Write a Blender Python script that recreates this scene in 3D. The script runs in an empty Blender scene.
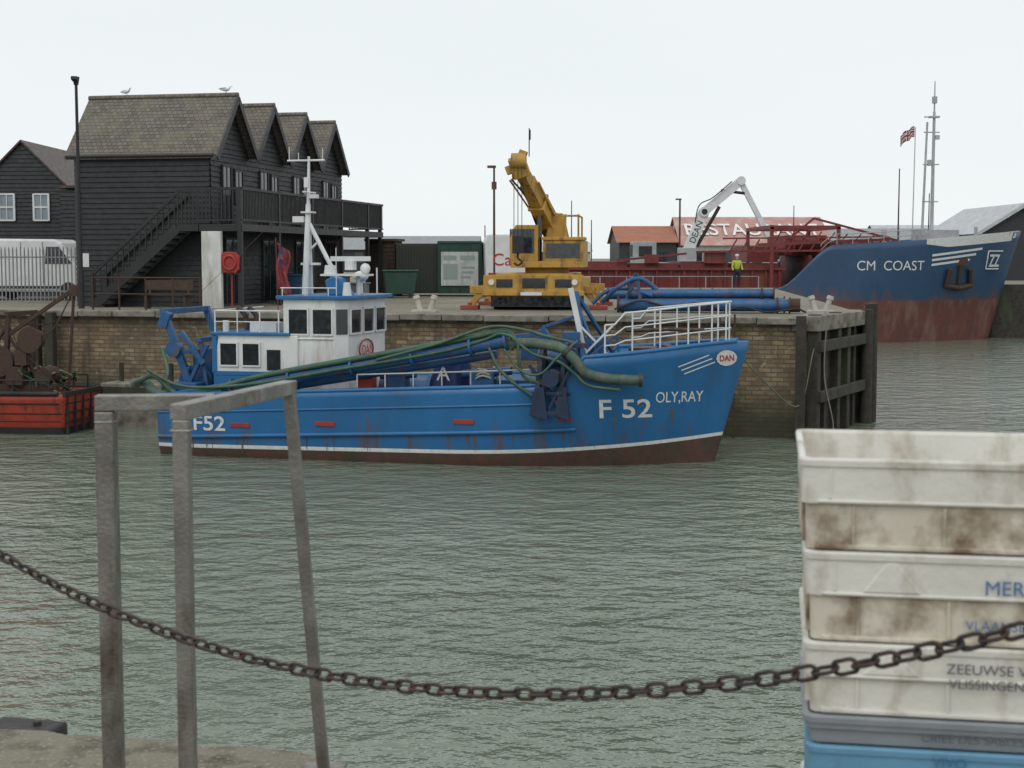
import bpy, bmesh, math, random
from mathutils import Vector, Matrix, Euler
random.seed(7)
R=math.radians
scene=bpy.context.scene
COL=scene.collection

# ------------------------------------------------------------------ helpers
def nd(nt,t,**kw):
    n=nt.nodes.new(t)
    for k,v in kw.items(): setattr(n,k,v)
    return n
def rgba(c): return (c[0],c[1],c[2],1)
def mixrgb(nt,fac,a,b,mode='MIX'):
    m=nd(nt,'ShaderNodeMix',data_type='RGBA',blend_type=mode)
    for s,v in ((0,fac),(6,a),(7,b)):
        if isinstance(v,bpy.types.NodeSocket): nt.links.new(v,m.inputs[s])
        else: m.inputs[s].default_value = v if s==0 else rgba(v)
    return m.outputs[2]
def noise(nt,vec,scale,detail=5,rough=.55):
    n=nd(nt,'ShaderNodeTexNoise'); n.inputs['Scale'].default_value=scale
    n.inputs['Detail'].default_value=detail; n.inputs['Roughness'].default_value=rough
    if vec is not None: nt.links.new(vec,n.inputs['Vector'])
    return n.outputs['Fac']
def ramp(nt,fac,a,b,lo=0,hi=1):
    n=nd(nt,'ShaderNodeMapRange'); n.inputs[1].default_value=a; n.inputs[2].default_value=b
    n.inputs[3].default_value=lo; n.inputs[4].default_value=hi
    nt.links.new(fac,n.inputs[0]); return n.outputs[0]
def mth(nt,op,a,b,c=None):
    n=nd(nt,'ShaderNodeMath',operation=op)
    for i,v in enumerate((a,b,c)):
        if v is None: continue
        if isinstance(v,bpy.types.NodeSocket): nt.links.new(v,n.inputs[i])
        else: n.inputs[i].default_value=v
    return n.outputs[0]
def mapping(nt,vec,sc=(1,1,1),rot=(0,0,0)):
    m=nd(nt,'ShaderNodeMapping'); m.inputs['Scale'].default_value=sc; m.inputs['Rotation'].default_value=rot
    nt.links.new(vec,m.inputs['Vector']); return m.outputs[0]
def base(name):
    m=bpy.data.materials.new(name); m.use_nodes=True
    nt=m.node_tree; b=nt.nodes['Principled BSDF']
    tc=nd(nt,'ShaderNodeTexCoord')
    return m,nt,b,tc.outputs['Object']
def M(name,c,c2=None,sc=2.0,rough=.6,metal=0,bump=.15,bsc=25,rust=None,ramt=.35,rsc=2.0,streak=.2,spec=.5,tide=None):
    m,nt,b,oc=base(name)
    if c2 is None: c2=tuple(x*.72 for x in c)
    f=ramp(nt,noise(nt,oc,sc,7),.32,.68)
    col=mixrgb(nt,f,c,c2)
    if rust is not None:
        v=mapping(nt,oc,(1,1,streak))
        g=noise(nt,v,rsc,8,.62)
        g2=ramp(nt,g,1-ramt-.08+.0,1-ramt+.12)
        col=mixrgb(nt,g2,col,rust)
    if tide is not None:   # grime and rust runs concentrated low on the plating
        h0,h1,tcol,sc_,amt=tide
        sp=nd(nt,'ShaderNodeSeparateXYZ'); nt.links.new(oc,sp.inputs[0])
        zf=ramp(nt,sp.outputs[2],h0,h1,amt,0)
        g=noise(nt,mapping(nt,oc,(1,1,.09)),sc_,7,.65)
        f2=ramp(nt,mth(nt,'ADD',g,zf),.65,.83,0,.75)
        col=mixrgb(nt,f2,col,tcol)
        g3=noise(nt,mapping(nt,oc,(1,1,.8)),sc_*3,6,.7)
        col=mixrgb(nt,ramp(nt,g3,.66,.74,0,.4),col,(.22,.33,.45))
    nt.links.new(col,b.inputs['Base Color'])
    b.inputs['Metallic'].default_value=metal
    r=ramp(nt,noise(nt,oc,sc*4,4),.3,.7,max(.02,rough-.1),min(1,rough+.12)); nt.links.new(r,b.inputs['Roughness'])
    b.inputs['Specular IOR Level'].default_value=spec
    if bump>0:
        bp=nd(nt,'ShaderNodeBump'); bp.inputs['Strength'].default_value=bump; bp.inputs['Distance'].default_value=.02
        nt.links.new(noise(nt,oc,bsc,5),bp.inputs['Height']); nt.links.new(bp.outputs[0],b.inputs['Normal'])
    return m

class MB:
    def __init__(s): s.V=[];s.F=[];s.S=[];s.I=[];s.m=0
    def add(s,vs,fs,smooth=False):
        o=len(s.V); s.V+= [tuple(v) for v in vs]
        for f in fs: s.F.append([i+o for i in f]); s.S.append(smooth); s.I.append(s.m)
        return s
    def mat(s,i): s.m=i; return s
    def box(s,c,d,rot=(0,0,0)):
        e=Euler(rot).to_matrix(); c=Vector(c)
        vs=[c+e@Vector((x*d[0]/2,y*d[1]/2,z*d[2]/2)) for x in(-1,1) for y in(-1,1) for z in(-1,1)]
        return s.add(vs,[(0,1,3,2),(4,6,7,5),(0,4,5,1),(2,3,7,6),(0,2,6,4),(1,5,7,3)])
    def bb(s,a,b):
        return s.box([(a[i]+b[i])/2 for i in range(3)],[abs(b[i]-a[i]) for i in range(3)])
    def beam(s,p0,p1,w,h=None,up=(0,0,1)):
        h=h or w; p0=Vector(p0);p1=Vector(p1); d=(p1-p0).normalized(); u=Vector(up)
        if abs(d.dot(u))>.98: u=Vector((0,1,0))
        sx=d.cross(u).normalized(); uu=sx.cross(d)
        vs=[p+sx*a*w/2+uu*b*h/2 for p in(p0,p1) for a,b in((-1,-1),(1,-1),(1,1),(-1,1))]
        return s.add(vs,[(0,1,2,3),(7,6,5,4),(0,4,5,1),(1,5,6,2),(2,6,7,3),(3,7,4,0)])
    def cyl(s,p0,p1,r0,r1=None,n=14,cap=True):
        r1=r0 if r1 is None else r1
        p0=Vector(p0);p1=Vector(p1); d=(p1-p0).normalized(); u=Vector((0,0,1))
        if abs(d.dot(u))>.95: u=Vector((1,0,0))
        a=d.cross(u).normalized(); b=d.cross(a)
        ring=lambda p,r:[p+a*r*math.cos(2*math.pi*i/n)+b*r*math.sin(2*math.pi*i/n) for i in range(n)]
        A=ring(p0,r0);B=ring(p1,r1)
        s.add(A+B,[(i,(i+1)%n,n+(i+1)%n,n+i) for i in range(n)],True)
        if cap: s.add(A,[list(range(n))[::-1]]); s.add(B,[list(range(n))])
        return s
    def tube(s,pts,r,n=8,closed=False,rf=None):
        P=[Vector(p) for p in pts]; N=len(P)
        T=[]
        for i in range(N):
            a=P[(i-1)%N] if closed or i>0 else P[i]; b=P[(i+1)%N] if closed or i<N-1 else P[i]
            T.append((b-a).normalized())
        u=Vector((0,0,1)) if abs(T[0].z)<.9 else Vector((1,0,0))
        x=T[0].cross(u).normalized(); vs=[]
        for i in range(N):
            x=(x-T[i]*x.dot(T[i])).normalized(); y=T[i].cross(x)
            rr=rf(i/(N-1)) if rf else r
            for k in range(n):
                t=2*math.pi*k/n; vs.append(P[i]+x*rr*math.cos(t)+y*rr*math.sin(t))
        fs=[]
        for i in range(N if closed else N-1):
            j=(i+1)%N
            for k in range(n): fs.append((i*n+k,i*n+(k+1)%n,j*n+(k+1)%n,j*n+k))
        s.add(vs,fs,True)
        if not closed:
            s.add(vs[:n],[list(range(n))]); s.add(vs[-n:],[list(range(n))[::-1]])
        return s
    def prism(s,poly,z0,z1):
        n=len(poly)
        s.add([(p[0],p[1],z0) for p in poly]+[(p[0],p[1],z1) for p in poly],
              [list(range(n))[::-1],[n+i for i in range(n)]]+[(i,(i+1)%n,n+(i+1)%n,n+i) for i in range(n)])
        return s
    def prof(s,poly,x0,x1,axis='y'):
        n=len(poly)
        f=(lambda a,z,t:(a,t,z)) if axis=='y' else (lambda a,z,t:(t,a,z))
        s.add([f(p[0],p[1],x0) for p in poly]+[f(p[0],p[1],x1) for p in poly],
              [list(range(n))[::-1],[n+i for i in range(n)]]+[(i,(i+1)%n,n+(i+1)%n,n+i) for i in range(n)])
        return s
    def ell(s,c,r,nu=12,nv=8):
        vs=[];fs=[]
        for j in range(nv+1):
            ph=math.pi*j/nv
            for i in range(nu):
                th=2*math.pi*i/nu
                vs.append((c[0]+r[0]*math.sin(ph)*math.cos(th),c[1]+r[1]*math.sin(ph)*math.sin(th),c[2]+r[2]*math.cos(ph)))
        for j in range(nv):
            for i in range(nu): fs.append((j*nu+i,(j+1)*nu+i,(j+1)*nu+(i+1)%nu,j*nu+(i+1)%nu))
        return s.add(vs,fs,True)
    def done(s,name,mats,parent=None,bevel=0,fix=True,loc=None,rot=None):
        if not isinstance(mats,(list,tuple)): mats=[mats]
        me=bpy.data.meshes.new(name); me.from_pydata(s.V,[],s.F)
        for i,p in enumerate(me.polygons): p.use_smooth=s.S[i]; p.material_index=s.I[i]
        if fix:
            bm=bmesh.new(); bm.from_mesh(me); bmesh.ops.recalc_face_normals(bm,faces=bm.faces); bm.to_mesh(me); bm.free()
        for m in mats: me.materials.append(m)
        o=bpy.data.objects.new(name,me); COL.objects.link(o)
        if parent: o.parent=parent
        if loc: o.location=loc
        if rot: o.rotation_euler=rot
        if bevel:
            b=o.modifiers.new('bevel','BEVEL'); b.width=bevel; b.segments=2; b.limit_method='ANGLE'; b.angle_limit=R(50)
        return o
def E(name,loc=(0,0,0),rz=0):
    o=bpy.data.objects.new(name,None); COL.objects.link(o); o.location=loc; o.rotation_euler=(0,0,rz); o.empty_display_size=.3
    return o
def spline(pts,n=8):
    P=[Vector(p) for p in pts]; P=[P[0]*2-P[1]]+P+[P[-1]*2-P[-2]]; out=[]
    for i in range(1,len(P)-2):
        for k in range(n):
            t=k/n; a,b,c,d=P[i-1],P[i],P[i+1],P[i+2]
            out.append(.5*((2*b)+(c-a)*t+(2*a-5*b+4*c-d)*t*t+(3*b-a-3*c+d)*t**3))
    out.append(P[-2]); return out
def text(name,s,fn,mat,parent,size=1.0,shear=0,width=None,bold=0):
    cu=bpy.data.curves.new(name,'FONT'); cu.body=s; cu.size=size; cu.shear=shear; cu.align_x='LEFT'; cu.offset=bold
    o=bpy.data.objects.new(name+'_tmp',cu); COL.objects.link(o); bpy.context.view_layer.update()
    me=bpy.data.meshes.new_from_object(o.evaluated_get(bpy.context.evaluated_depsgraph_get()))
    bpy.data.objects.remove(o)
    xs=[v.co.x for v in me.vertices]; k=1
    if width and xs: k=width/(max(xs)-min(xs))
    for v in me.vertices: v.co=Vector(fn(v.co.x*k,v.co.y))
    me.materials.clear(); me.materials.append(mat)
    ob=bpy.data.objects.new(name,me); COL.objects.link(ob); ob.parent=parent; return ob
def skin(name,pts,edges,rad,mat,parent,sub=1):
    me=bpy.data.meshes.new(name); me.from_pydata(pts,edges,[]); me.materials.append(mat)
    o=bpy.data.objects.new(name,me); COL.objects.link(o); o.parent=parent
    mo=o.modifiers.new('skin','SKIN')
    for i,v in enumerate(me.skin_vertices[0].data):
        r=rad[i]; v.radius=(r,r) if not isinstance(r,tuple) else r; v.use_root=(i==0)
    mo.use_smooth_shade=True
    if sub: s=o.modifiers.new('sub','SUBSURF'); s.levels=sub; s.render_levels=sub
    return o

# ------------------------------------------------------------------ materials
RUST=(.16,.06,.02)
m_white=M('white_paint',(.72,.73,.71),(.60,.61,.59),rust=(.36,.27,.18),ramt=.36,rough=.4,streak=.12)
m_white2=M('clean_white',(.70,.71,.70),(.56,.58,.58),rough=.45)
m_blue=M('blue_hull_paint',(.022,.145,.345),(.017,.115,.28),sc=1.1,rough=.38,rust=(.035,.09,.16),ramt=.37,rsc=1.4,streak=.3,bump=.35,bsc=2.2,tide=(.2,1.6,(.12,.065,.04),2.8,.21))
m_blue2=M('blue_gear_paint',(.02,.11,.27),(.012,.07,.18),sc=3,rough=.5,rust=RUST,ramt=.39,rsc=5,streak=.6)
m_navy=M('navy_paint',(.012,.03,.075),(.01,.02,.045),rough=.5,rust=RUST,ramt=.36,rsc=6)
m_anti=M('antifoul',(.12,.05,.038),(.06,.04,.03),sc=3,rough=.7,rust=(.05,.055,.03),ramt=.44,rsc=2)
m_red=M('red_paint',(.38,.035,.025),(.26,.025,.02),rough=.5,rust=RUST,ramt=.35)
m_black=M('black_rubber',(.015,.015,.015),(.03,.03,.028),rough=.7)
m_dark=M('dark_metal',(.04,.04,.045),(.025,.022,.02),rough=.55,rust=RUST,ramt=.45,rsc=6)
m_glass=M('dark_glass',(.012,.016,.02),(.02,.026,.03),rough=.08,bump=0,spec=.8)
m_hose=M('green_hose',(.045,.12,.075),(.03,.075,.05),rough=.5,rust=(.12,.11,.07),ramt=.42,rsc=5)
m_steel=M('galvanised_steel',(.30,.29,.265),(.17,.16,.145),sc=9,rough=.42,metal=.7,bump=.15,bsc=80,rust=(.09,.065,.045),ramt=.40,rsc=9,streak=.35)
m_rust=M('rusty_iron',(.10,.055,.035),(.05,.035,.03),sc=30,rough=.75,metal=.3,bump=.5,bsc=150)
m_chain=M('chain_iron',(.075,.055,.05),(.045,.04,.04),sc=60,rough=.6,metal=.5,bump=.4,bsc=200,rust=(.13,.07,.045),ramt=.42,rsc=25,streak=1)
m_yel=M('crane_yellow',(.50,.29,.05),(.38,.215,.04),rough=.55,rust=(.10,.06,.03),ramt=.41,rsc=4,streak=.4)
m_blackwood=M('tarred_boards',(.010,.011,.013),(.017,.018,.02),sc=1.5,rough=.6,bump=.4,bsc=14,rust=(.038,.041,.045),ramt=.34,rsc=5,streak=3)
m_conc=M('concrete',(.27,.25,.205),(.17,.155,.13),sc=1.2,rough=.9,bump=.5,bsc=18,rust=(.09,.085,.06),ramt=.45,rsc=2.5,streak=1)
m_wood=M('weathered_timber',(.055,.045,.035),(.025,.022,.018),sc=4,rough=.85,bump=.6,bsc=12,rust=(.05,.07,.03),ramt=.4,rsc=2)
m_green=M('green_steel',(.015,.06,.045),(.01,.045,.03),rough=.45,rust=(.05,.04,.03),ramt=.3)
m_brown=M('brown_boards',(.07,.045,.03),(.04,.03,.02),rough=.8)
m_ltext=M('lettering_white',(.72,.72,.70),(.58,.59,.58),sc=9,rough=.5,rust=(.25,.3,.36),ramt=.32,rsc=9,streak=.5)
m_skin=M('skin',(.5,.3,.22),rough=.6)
m_hiviz=M('hi_vis_cloth',(.42,.5,.06),(.35,.42,.05),rough=.8)
m_navycloth=M('navy_cloth',(.02,.025,.05),rough=.9)
m_ship=M('ship_blue',(.026,.072,.15),(.02,.056,.12),sc=.5,rough=.42,rust=(.11,.055,.04),ramt=.31,rsc=.9,streak=.2,tide=(2.4,3.6,(.13,.06,.045),.9,.26))
m_shipred=M('ship_red_antifoul',(.15,.05,.04),(.10,.04,.034),sc=.8,rough=.6,rust=(.19,.12,.09),ramt=.42,rsc=1.2,streak=.3)
m_hatch=M('hatch_red',(.20,.028,.028),(.12,.02,.02),rough=.6,rust=RUST,ramt=.4)

def brickmat(name,c1,c2,mort,su=1.0,uv=(1,-.25)):
    m,nt,b,oc=base(name)
    sp=nd(nt,'ShaderNodeSeparateXYZ'); nt.links.new(oc,sp.inputs[0])
    u=mth(nt,'MULTIPLY_ADD',sp.outputs[1],uv[1],sp.outputs[0])
    cb=nd(nt,'ShaderNodeCombineXYZ'); nt.links.new(u,cb.inputs[0]); nt.links.new(sp.outputs[2],cb.inputs[1])
    br=nd(nt,'ShaderNodeTexBrick'); nt.links.new(cb.outputs[0],br.inputs['Vector'])
    br.inputs['Scale'].default_value=1; br.inputs['Brick Width'].default_value=.24*su; br.inputs['Row Height'].default_value=.085*su
    br.inputs['Mortar Size'].default_value=.012*su; br.inputs['Mortar Smooth'].default_value=.2
    br.inputs['Color1'].default_value=rgba(c1); br.inputs['Color2'].default_value=rgba(c2); br.inputs['Mortar'].default_value=rgba(mort)
    n1=noise(nt,oc,.8,6); n2=noise(nt,oc,6,4); n3=noise(nt,cb.outputs[0],2.2,3)
    n4=noise(nt,mapping(nt,cb.outputs[0],(1,.15,1)),1.6,6)
    col=mixrgb(nt,ramp(nt,n3,.4,.62,0,.6),br.outputs['Color'],(.12,.075,.048))
    col=mixrgb(nt,ramp(nt,n1,.42,.72,0,.75),col,(.09,.08,.058))
    col=mixrgb(nt,ramp(nt,n2,.6,.72,0,.7),col,(.38,.33,.23))
    col=mixrgb(nt,ramp(nt,n4,.52,.68,0,.7),col,(.055,.055,.038))
    zz=mth(nt,'MULTIPLY_ADD',n1,1.3,sp.outputs[2])
    col=mixrgb(nt,ramp(nt,zz,-1.95,-1.15,.85,0),col,(.04,.042,.025))
    nt.links.new(col,b.inputs['Base Color']); b.inputs['Roughness'].default_value=.9
    bp=nd(nt,'ShaderNodeBump'); bp.inputs['Strength'].default_value=.7; bp.inputs['Distance'].default_value=.035
    h=mixrgb(nt,.5,br.outputs['Fac'],n2)
    nt.links.new(h,bp.inputs['Height']); bp.invert=True; nt.links.new(bp.outputs[0],b.inputs['Normal'])
    return m
m_brick=brickmat('stock_brick',(.37,.28,.16),(.20,.14,.08),(.13,.115,.09),1.45)

def roofmat(name,c1,c2):
    m,nt,b,oc=base(name)
    sp=nd(nt,'ShaderNodeSeparateXYZ'); nt.links.new(oc,sp.inputs[0])
    cb=nd(nt,'ShaderNodeCombineXYZ'); nt.links.new(sp.outputs[0],cb.inputs[0]); nt.links.new(sp.outputs[2],cb.inputs[1])
    br=nd(nt,'ShaderNodeTexBrick'); nt.links.new(cb.outputs[0],br.inputs['Vector'])
    br.inputs['Scale'].default_value=1; br.inputs['Brick Width'].default_value=.18; br.inputs['Row Height'].default_value=.12
    br.inputs['Mortar Size'].default_value=.010
    br.inputs['Color1'].default_value=rgba(c1); br.inputs['Color2'].default_value=rgba(c2); br.inputs['Mortar'].default_value=(.05,.045,.04,1)
    col=mixrgb(nt,ramp(nt,noise(nt,oc,1.6,7),.45,.72,0,.55),br.outputs['Color'],(.20,.185,.125))
    col=mixrgb(nt,ramp(nt,noise(nt,oc,7,6),.58,.68,0,.5),col,(.08,.07,.06))
    nt.links.new(col,b.inputs['Base Color']); b.inputs['Roughness'].default_value=.9
    bp=nd(nt,'ShaderNodeBump'); bp.inputs['Strength'].default_value=.5; bp.inputs['Distance'].default_value=.03; bp.invert=True
    nt.links.new(br.outputs['Fac'],bp.inputs['Height']); nt.links.new(bp.outputs[0],b.inputs['Normal'])
    return m
m_roof=roofmat('clay_tiles',(.185,.16,.135),(.12,.105,.092))

def watermat():
    m,nt,b,oc=base('harbour_water')
    v1=mapping(nt,oc,(.8,1.05,1),(0,0,R(-14)))
    v2=mapping(nt,oc,(.95,1.2,1),(0,0,R(28)))
    a=noise(nt,v1,1.35,2,.5); c=noise(nt,v2,3.4,3,.6); big=noise(nt,oc,.10,3)
    s=mth(nt,'MULTIPLY_ADD',c,.5,a)
    bp=nd(nt,'ShaderNodeBump'); bp.inputs['Distance'].default_value=.235
    nt.links.new(ramp(nt,big,.35,.65,.55,1),bp.inputs['Strength'])
    nt.links.new(s,bp.inputs['Height']); nt.links.new(bp.outputs[0],b.inputs['Normal'])
    col=mixrgb(nt,ramp(nt,big,.3,.7),(.165,.195,.145),(.14,.172,.128))
    nt.links.new(col,b.inputs['Base Color']); b.inputs['Roughness'].default_value=.03; b.inputs['IOR'].default_value=1.42
    return m
m_water=watermat()
def groundmat():
    m,nt,b,oc=base('quay_surface')
    col=mixrgb(nt,ramp(nt,noise(nt,oc,.35,7),.35,.65),(.26,.235,.18),(.17,.15,.115))
    col=mixrgb(nt,ramp(nt,noise(nt,oc,9,6),.48,.70),col,(.09,.085,.05))
    col=mixrgb(nt,ramp(nt,noise(nt,oc,60,3),.55,.7),col,(.36,.33,.26))
    nt.links.new(col,b.inputs['Base Color']); b.inputs['Roughness'].default_value=.92
    bp=nd(nt,'ShaderNodeBump'); bp.inputs['Strength'].default_value=.9; bp.inputs['Distance'].default_value=.015
    nt.links.new(noise(nt,oc,45,6,.7),bp.inputs['Height']); nt.links.new(bp.outputs[0],b.inputs['Normal'])
    return m
m_ground=groundmat()

# ------------------------------------------------------------------ world / sun / camera
w=bpy.data.worlds.new("World"); scene.world=w; w.use_nodes=True
nt=w.node_tree; bg=nt.nodes['Background']
sky=nd(nt,'ShaderNodeTexSky',sky_type='NISHITA',sun_disc=False); sky.sun_elevation=R(48); sky.sun_rotation=R(200)
tc=nd(nt,'ShaderNodeTexCoord')
cl=noise(nt,mapping(nt,tc.outputs['Generated'],(1,1,3.5)),1.6,5,.5)
cloud=mixrgb(nt,ramp(nt,cl,.3,.7),(9.4,9.75,9.8),(8.75,9.2,9.35))
col=mixrgb(nt,.94,sky.outputs[0],cloud)
nt.links.new(col,bg.inputs[0]); bg.inputs[1].default_value=.1
sl=bpy.data.lights.new('sun','SUN'); sl.energy=.8; sl.angle=R(35); sl.color=(1,.97,.92)
so=bpy.data.objects.new('sun',sl); COL.objects.link(so); so.rotation_euler=(R(42),0,R(-20))
cam=bpy.data.cameras.new('camera'); co=bpy.data.objects.new('camera',cam); COL.objects.link(co)
cam.sensor_width=17.3; cam.lens=25.0; co.location=(0,0,1.6); co.rotation_euler=(R(90-4.87),0,0)
cam.clip_start=.05; cam.clip_end=6000
cam.dof.use_dof=True; cam.dof.focus_distance=37; cam.dof.aperture_fstop=4.5
scene.camera=co
scene.view_settings.view_transform='Standard'; scene.view_settings.look='None'; scene.view_settings.exposure=0

WZ=-3.25
# ------------------------------------------------------------------ water, quays, land
MB().add([(-1500,-100,WZ),(1500,-100,WZ),(1500,3500,WZ),(-1500,3500,WZ)],[(0,1,2,3)]).done('water',m_water)
def slab(name,poly,z0=-6,side=None):
    b=MB(); n=len(poly)
    b.mat(0).add([(p[0],p[1],0) for p in poly],[list(range(n))])
    b.mat(1).add([(p[0],p[1],z0) for p in poly]+[(p[0],p[1],0) for p in poly],[(i,(i+1)%n,n+(i+1)%n,n+i) for i in range(n)])
    return b.done(name,[m_ground,side or m_brick],fix=True)
slab('opposite_quay',[(-150,79.7),(7.9,39.5),(10.3,44),(14,80),(-8,80),(-8,100),(-150,100)])
slab('far_ground',[(-1500,100.02),(1500,100.02),(1500,3400),(-1500,3400)],side=m_wood)
slab('harbour_side_quay',[(29.2,90),(120,84),(120,100),(29.2,100)],side=m_wood)
def ey(x): return 4.94-.245*(x+1.75)
rnd=random.Random(3)
pts=[(40,ey(40)),(6,ey(6))]
x=5.9
while x>-.15: pts.append((x,ey(x)+rnd.uniform(-.012,.01))); x-=.12
pts+=[(-.2,ey(-.2)-.01),(-.23,ey(-.23)-.06),(-.26,ey(-.26)-.30),(-.55,ey(-.55)-.30),(-.585,ey(-.58)-.07),(-.62,ey(-.62)-.02)]
x=-.7
while x>-5: pts.append((x,ey(x)+rnd.uniform(-.022,.015))); x-=.08
pts+=[(-5,ey(-5)),(-40,ey(-40)),(-40,-30),(40,-30)]
slab('near_quay',pts[::-1],side=m_conc)

q=E('quay_coping',(7.9,39.5,0),math.atan2(.2472,-.969))
b=MB(); x=-.02
while x<48:
    L=random.uniform(1.1,1.9)
    b.box((x+L/2,.0,-.065+random.uniform(-.02,.012)),(L-.025,.58+random.uniform(-.04,.03),.18),(random.uniform(-.02,.02),0,0)); x+=L
b.done('stones',m_conc,q,bevel=.025)
q2=E('pier_end_facing',(7.9,39.5,0),math.atan2(4.5,2.4))
b=MB()
for i in range(6):
    xx=.05+i*.98; b.box((xx,-.17,-2.2),(.3,.3,4.6-(i%2)*.25)) if i in(0,2,3,5) else b.box((xx,-.12,-2.3),(.22,.2,4.2))
b.box((2.5,-.36,-.75),(5.2,.14,.3)); b.box((2.5,-.36,-2.1),(5.2,.14,.3))
for i in range(24): b.box((.2+i*.21,-.05,-2.4),(.19,.08,3.9+random.uniform(-.1,.1)))
b.done('timber_piles',m_wood,q2,bevel=.02)
MB().box((2.5,.0,-.14),(5.4,.75,.42)).done('concrete_cap',m_conc,q2,bevel=.03)
MB().cyl((5.05,-.4,.25),(5.05,-.4,-4.5),.19,.2).cyl((4.6,-.4,.1),(4.6,-.4,-4.5),.17,.18).done('round_piles',m_wood,q2)
q3=E('timber_fenders',(7.9,39.5,0),math.atan2(.2472,-.969))
b=MB()
for xx in (.15,12.9,13.5,22.4,22.9,31.5): b.box((xx,.44,-2.1),(.26,.24,4.3+random.uniform(-.3,.1)))
b.done('beams',m_wood,q3,bevel=.02)
q4=E('quay_ladder',(7.9,39.5,0),math.atan2(.2472,-.969))
b=MB()
for o_ in (1.9,):
    b.beam((o_,.42,.1),(o_,.42,-4),.05).beam((o_+.4,.42,.1),(o_+.4,.42,-4),.05)
    for k in range(14): b.cyl((o_,.42,-.1-k*.28),(o_+.4,.42,-.1-k*.28),.014,n=6)
b.done('rungs',m_rust,q4)
q5=E('mooring_rope',(0,0,0))
MB().tube(spline([(5.3,35.7,-.5),(6.5,37.6,-1.6),(7.6,39.0,-2.3),(8.0,39.25,-.9),(8.6,40.6,.12)],8),.018,6).tube(spline([(8.3,39.0,.05),(8.25,38.95,-1.5),(8.5,38.9,-2.9),(8.2,39.0,-3.3)],8),.018,6).done('lines',M('rope',(.2,.19,.16),rough=.9),q5)

# ------------------------------------------------------------------ weatherboarded barn row
barn=E('weatherboarded_barn_row',(-9.78,48.3,0),math.atan2(-.2,.98))
def boards(b,x0,x1,y,z0,z1,fx=None,out=-1,pitch=.17,axis='x'):
    z=z0
    while z<z1-.01:
        zt=min(z+pitch,z1); a0,a1=(x0,x1)
        if fx: a0,a1=fx((z+zt)/2)
        if a1-a0>.05:
            if axis=='x':
                vs=[(a0,y+out*.045,z),(a1,y+out*.045,z),(a1,y+out*.01,zt),(a0,y+out*.01,zt),(a0,y,z),(a1,y,z)]
            else:
                vs=[(y+out*.045,a0,z),(y+out*.045,a1,z),(y+out*.01,a1,zt),(y+out*.01,a0,zt),(y,a0,z),(y,a1,z)]
            b.add(vs,[(0,1,2,3),(4,5,1,0)])
        z=zt
EV,RG,W4,LN=5.05,6.95,3.4,4.75
b=MB()
for k in range(4):
    y0=k*W4; b.prof([(y0,0),(y0+W4,0),(y0+W4,EV),(y0+W4/2,RG-.1),(y0,EV)],-LN,0,axis='x')
b.done('wall_core',m_blackwood,barn)
b=MB()
boards(b,-LN,0,0,0,EV)
for k in range(4):
    y0=k*W4
    boards(b,y0,y0+W4,0,0,EV,out=1,axis='y')
    boards(b,0,0,0,EV,RG-.15,fx=lambda z,y0=y0:(y0+(z-EV)/(RG-EV)*W4/2,y0+W4-(z-EV)/(RG-EV)*W4/2),out=1,axis='y')
b.done('weatherboards',m_blackwood,barn,fix=False)
b=MB(); c=MB()
for k in range(4):
    y0=k*W4; mid=y0+W4/2
    for sgn in(-1,1):
        ye=mid+sgn*(W4/2+(.16 if (k==0 and sgn<0) else .0)); ze=RG-(abs(ye-mid))*(RG-EV)/(W4/2)+.02
        b.add([(-LN-.28,mid,RG+.05),(.32,mid,RG+.05),(.32,ye,ze+.03),(-LN-.28,ye,ze+.03),(-LN-.28,mid,RG-.06),(.32,mid,RG-.06),(.32,ye,ze-.08),(-LN-.28,ye,ze-.08)],
              [(0,1,2,3),(4,7,6,5),(0,4,5,1),(1,5,6,2),(2,6,7,3),(3,7,4,0)])
        c.beam((.34,mid,RG-.06),(.34,ye,ze-.09),.05,.2)
    b.cyl((-LN-.29,mid,RG+.05),(.34,mid,RG+.05),.09,n=8)
c.cyl((-LN-.2,-.2,EV-.13),(.2,-.2,EV-.13),.06,n=8).cyl((-LN+.1,-.1,0),(-LN+.1,-.1,EV-.2),.045,n=8)
b.done('tile_roof',m_roof,barn)
c.done('bargeboards_and_gutter',M('bargeboard',(.05,.052,.055),rough=.6),barn)
b=MB(); g=MB(); fr=MB()
for k in range(4):
    y0=k*W4+W4/2
    for (yc,ww,z0,z1) in ((y0-.45,.75,2.75,4.6),(y0+.6,.7,3.4,4.5),(y0,1.3,.1,2.2)):
        g.bb((.02,yc-ww/2,z0),(.07,yc+ww/2,z1))
        for s_ in(-1,1): fr.bb((.02,yc+s_*(ww/2)-.035,z0),(.1,yc+s_*(ww/2)+.035,z1+.05))
        fr.bb((.02,yc-ww/2,z1),(.1,yc+ww/2,z1+.07)); fr.bb((.02,yc-.02,z0),(.085,yc+.02,z1))
g.done('window_glass',m_glass,barn); fr.done('window_frames',M('dark_frame',(.04,.04,.045)),barn)
b=MB(); bx=1.5; DZ=2.67; yE=14.6
b.bb((.05,-1.05,DZ-.22),(bx,yE,DZ))
for yy in [ -1.0,2.4,5.8,9.2,12.6,14.4]: b.bb((bx-.16,yy-.07,0),(bx-.02,yy+.07,DZ+1.15))
b.bb((bx-.1,-1.02,DZ+1.08),(bx-.02,yE,DZ+1.16)); b.bb((bx-.1,-1.02,DZ+.1),(bx-.03,yE,DZ+.16)); 
n=int((yE+1)/.13)
for i in range(n): b.bb((bx-.08,-1+i*.13,DZ+.1),(bx-.045,-1+i*.13+.04,DZ+1.1))
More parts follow.
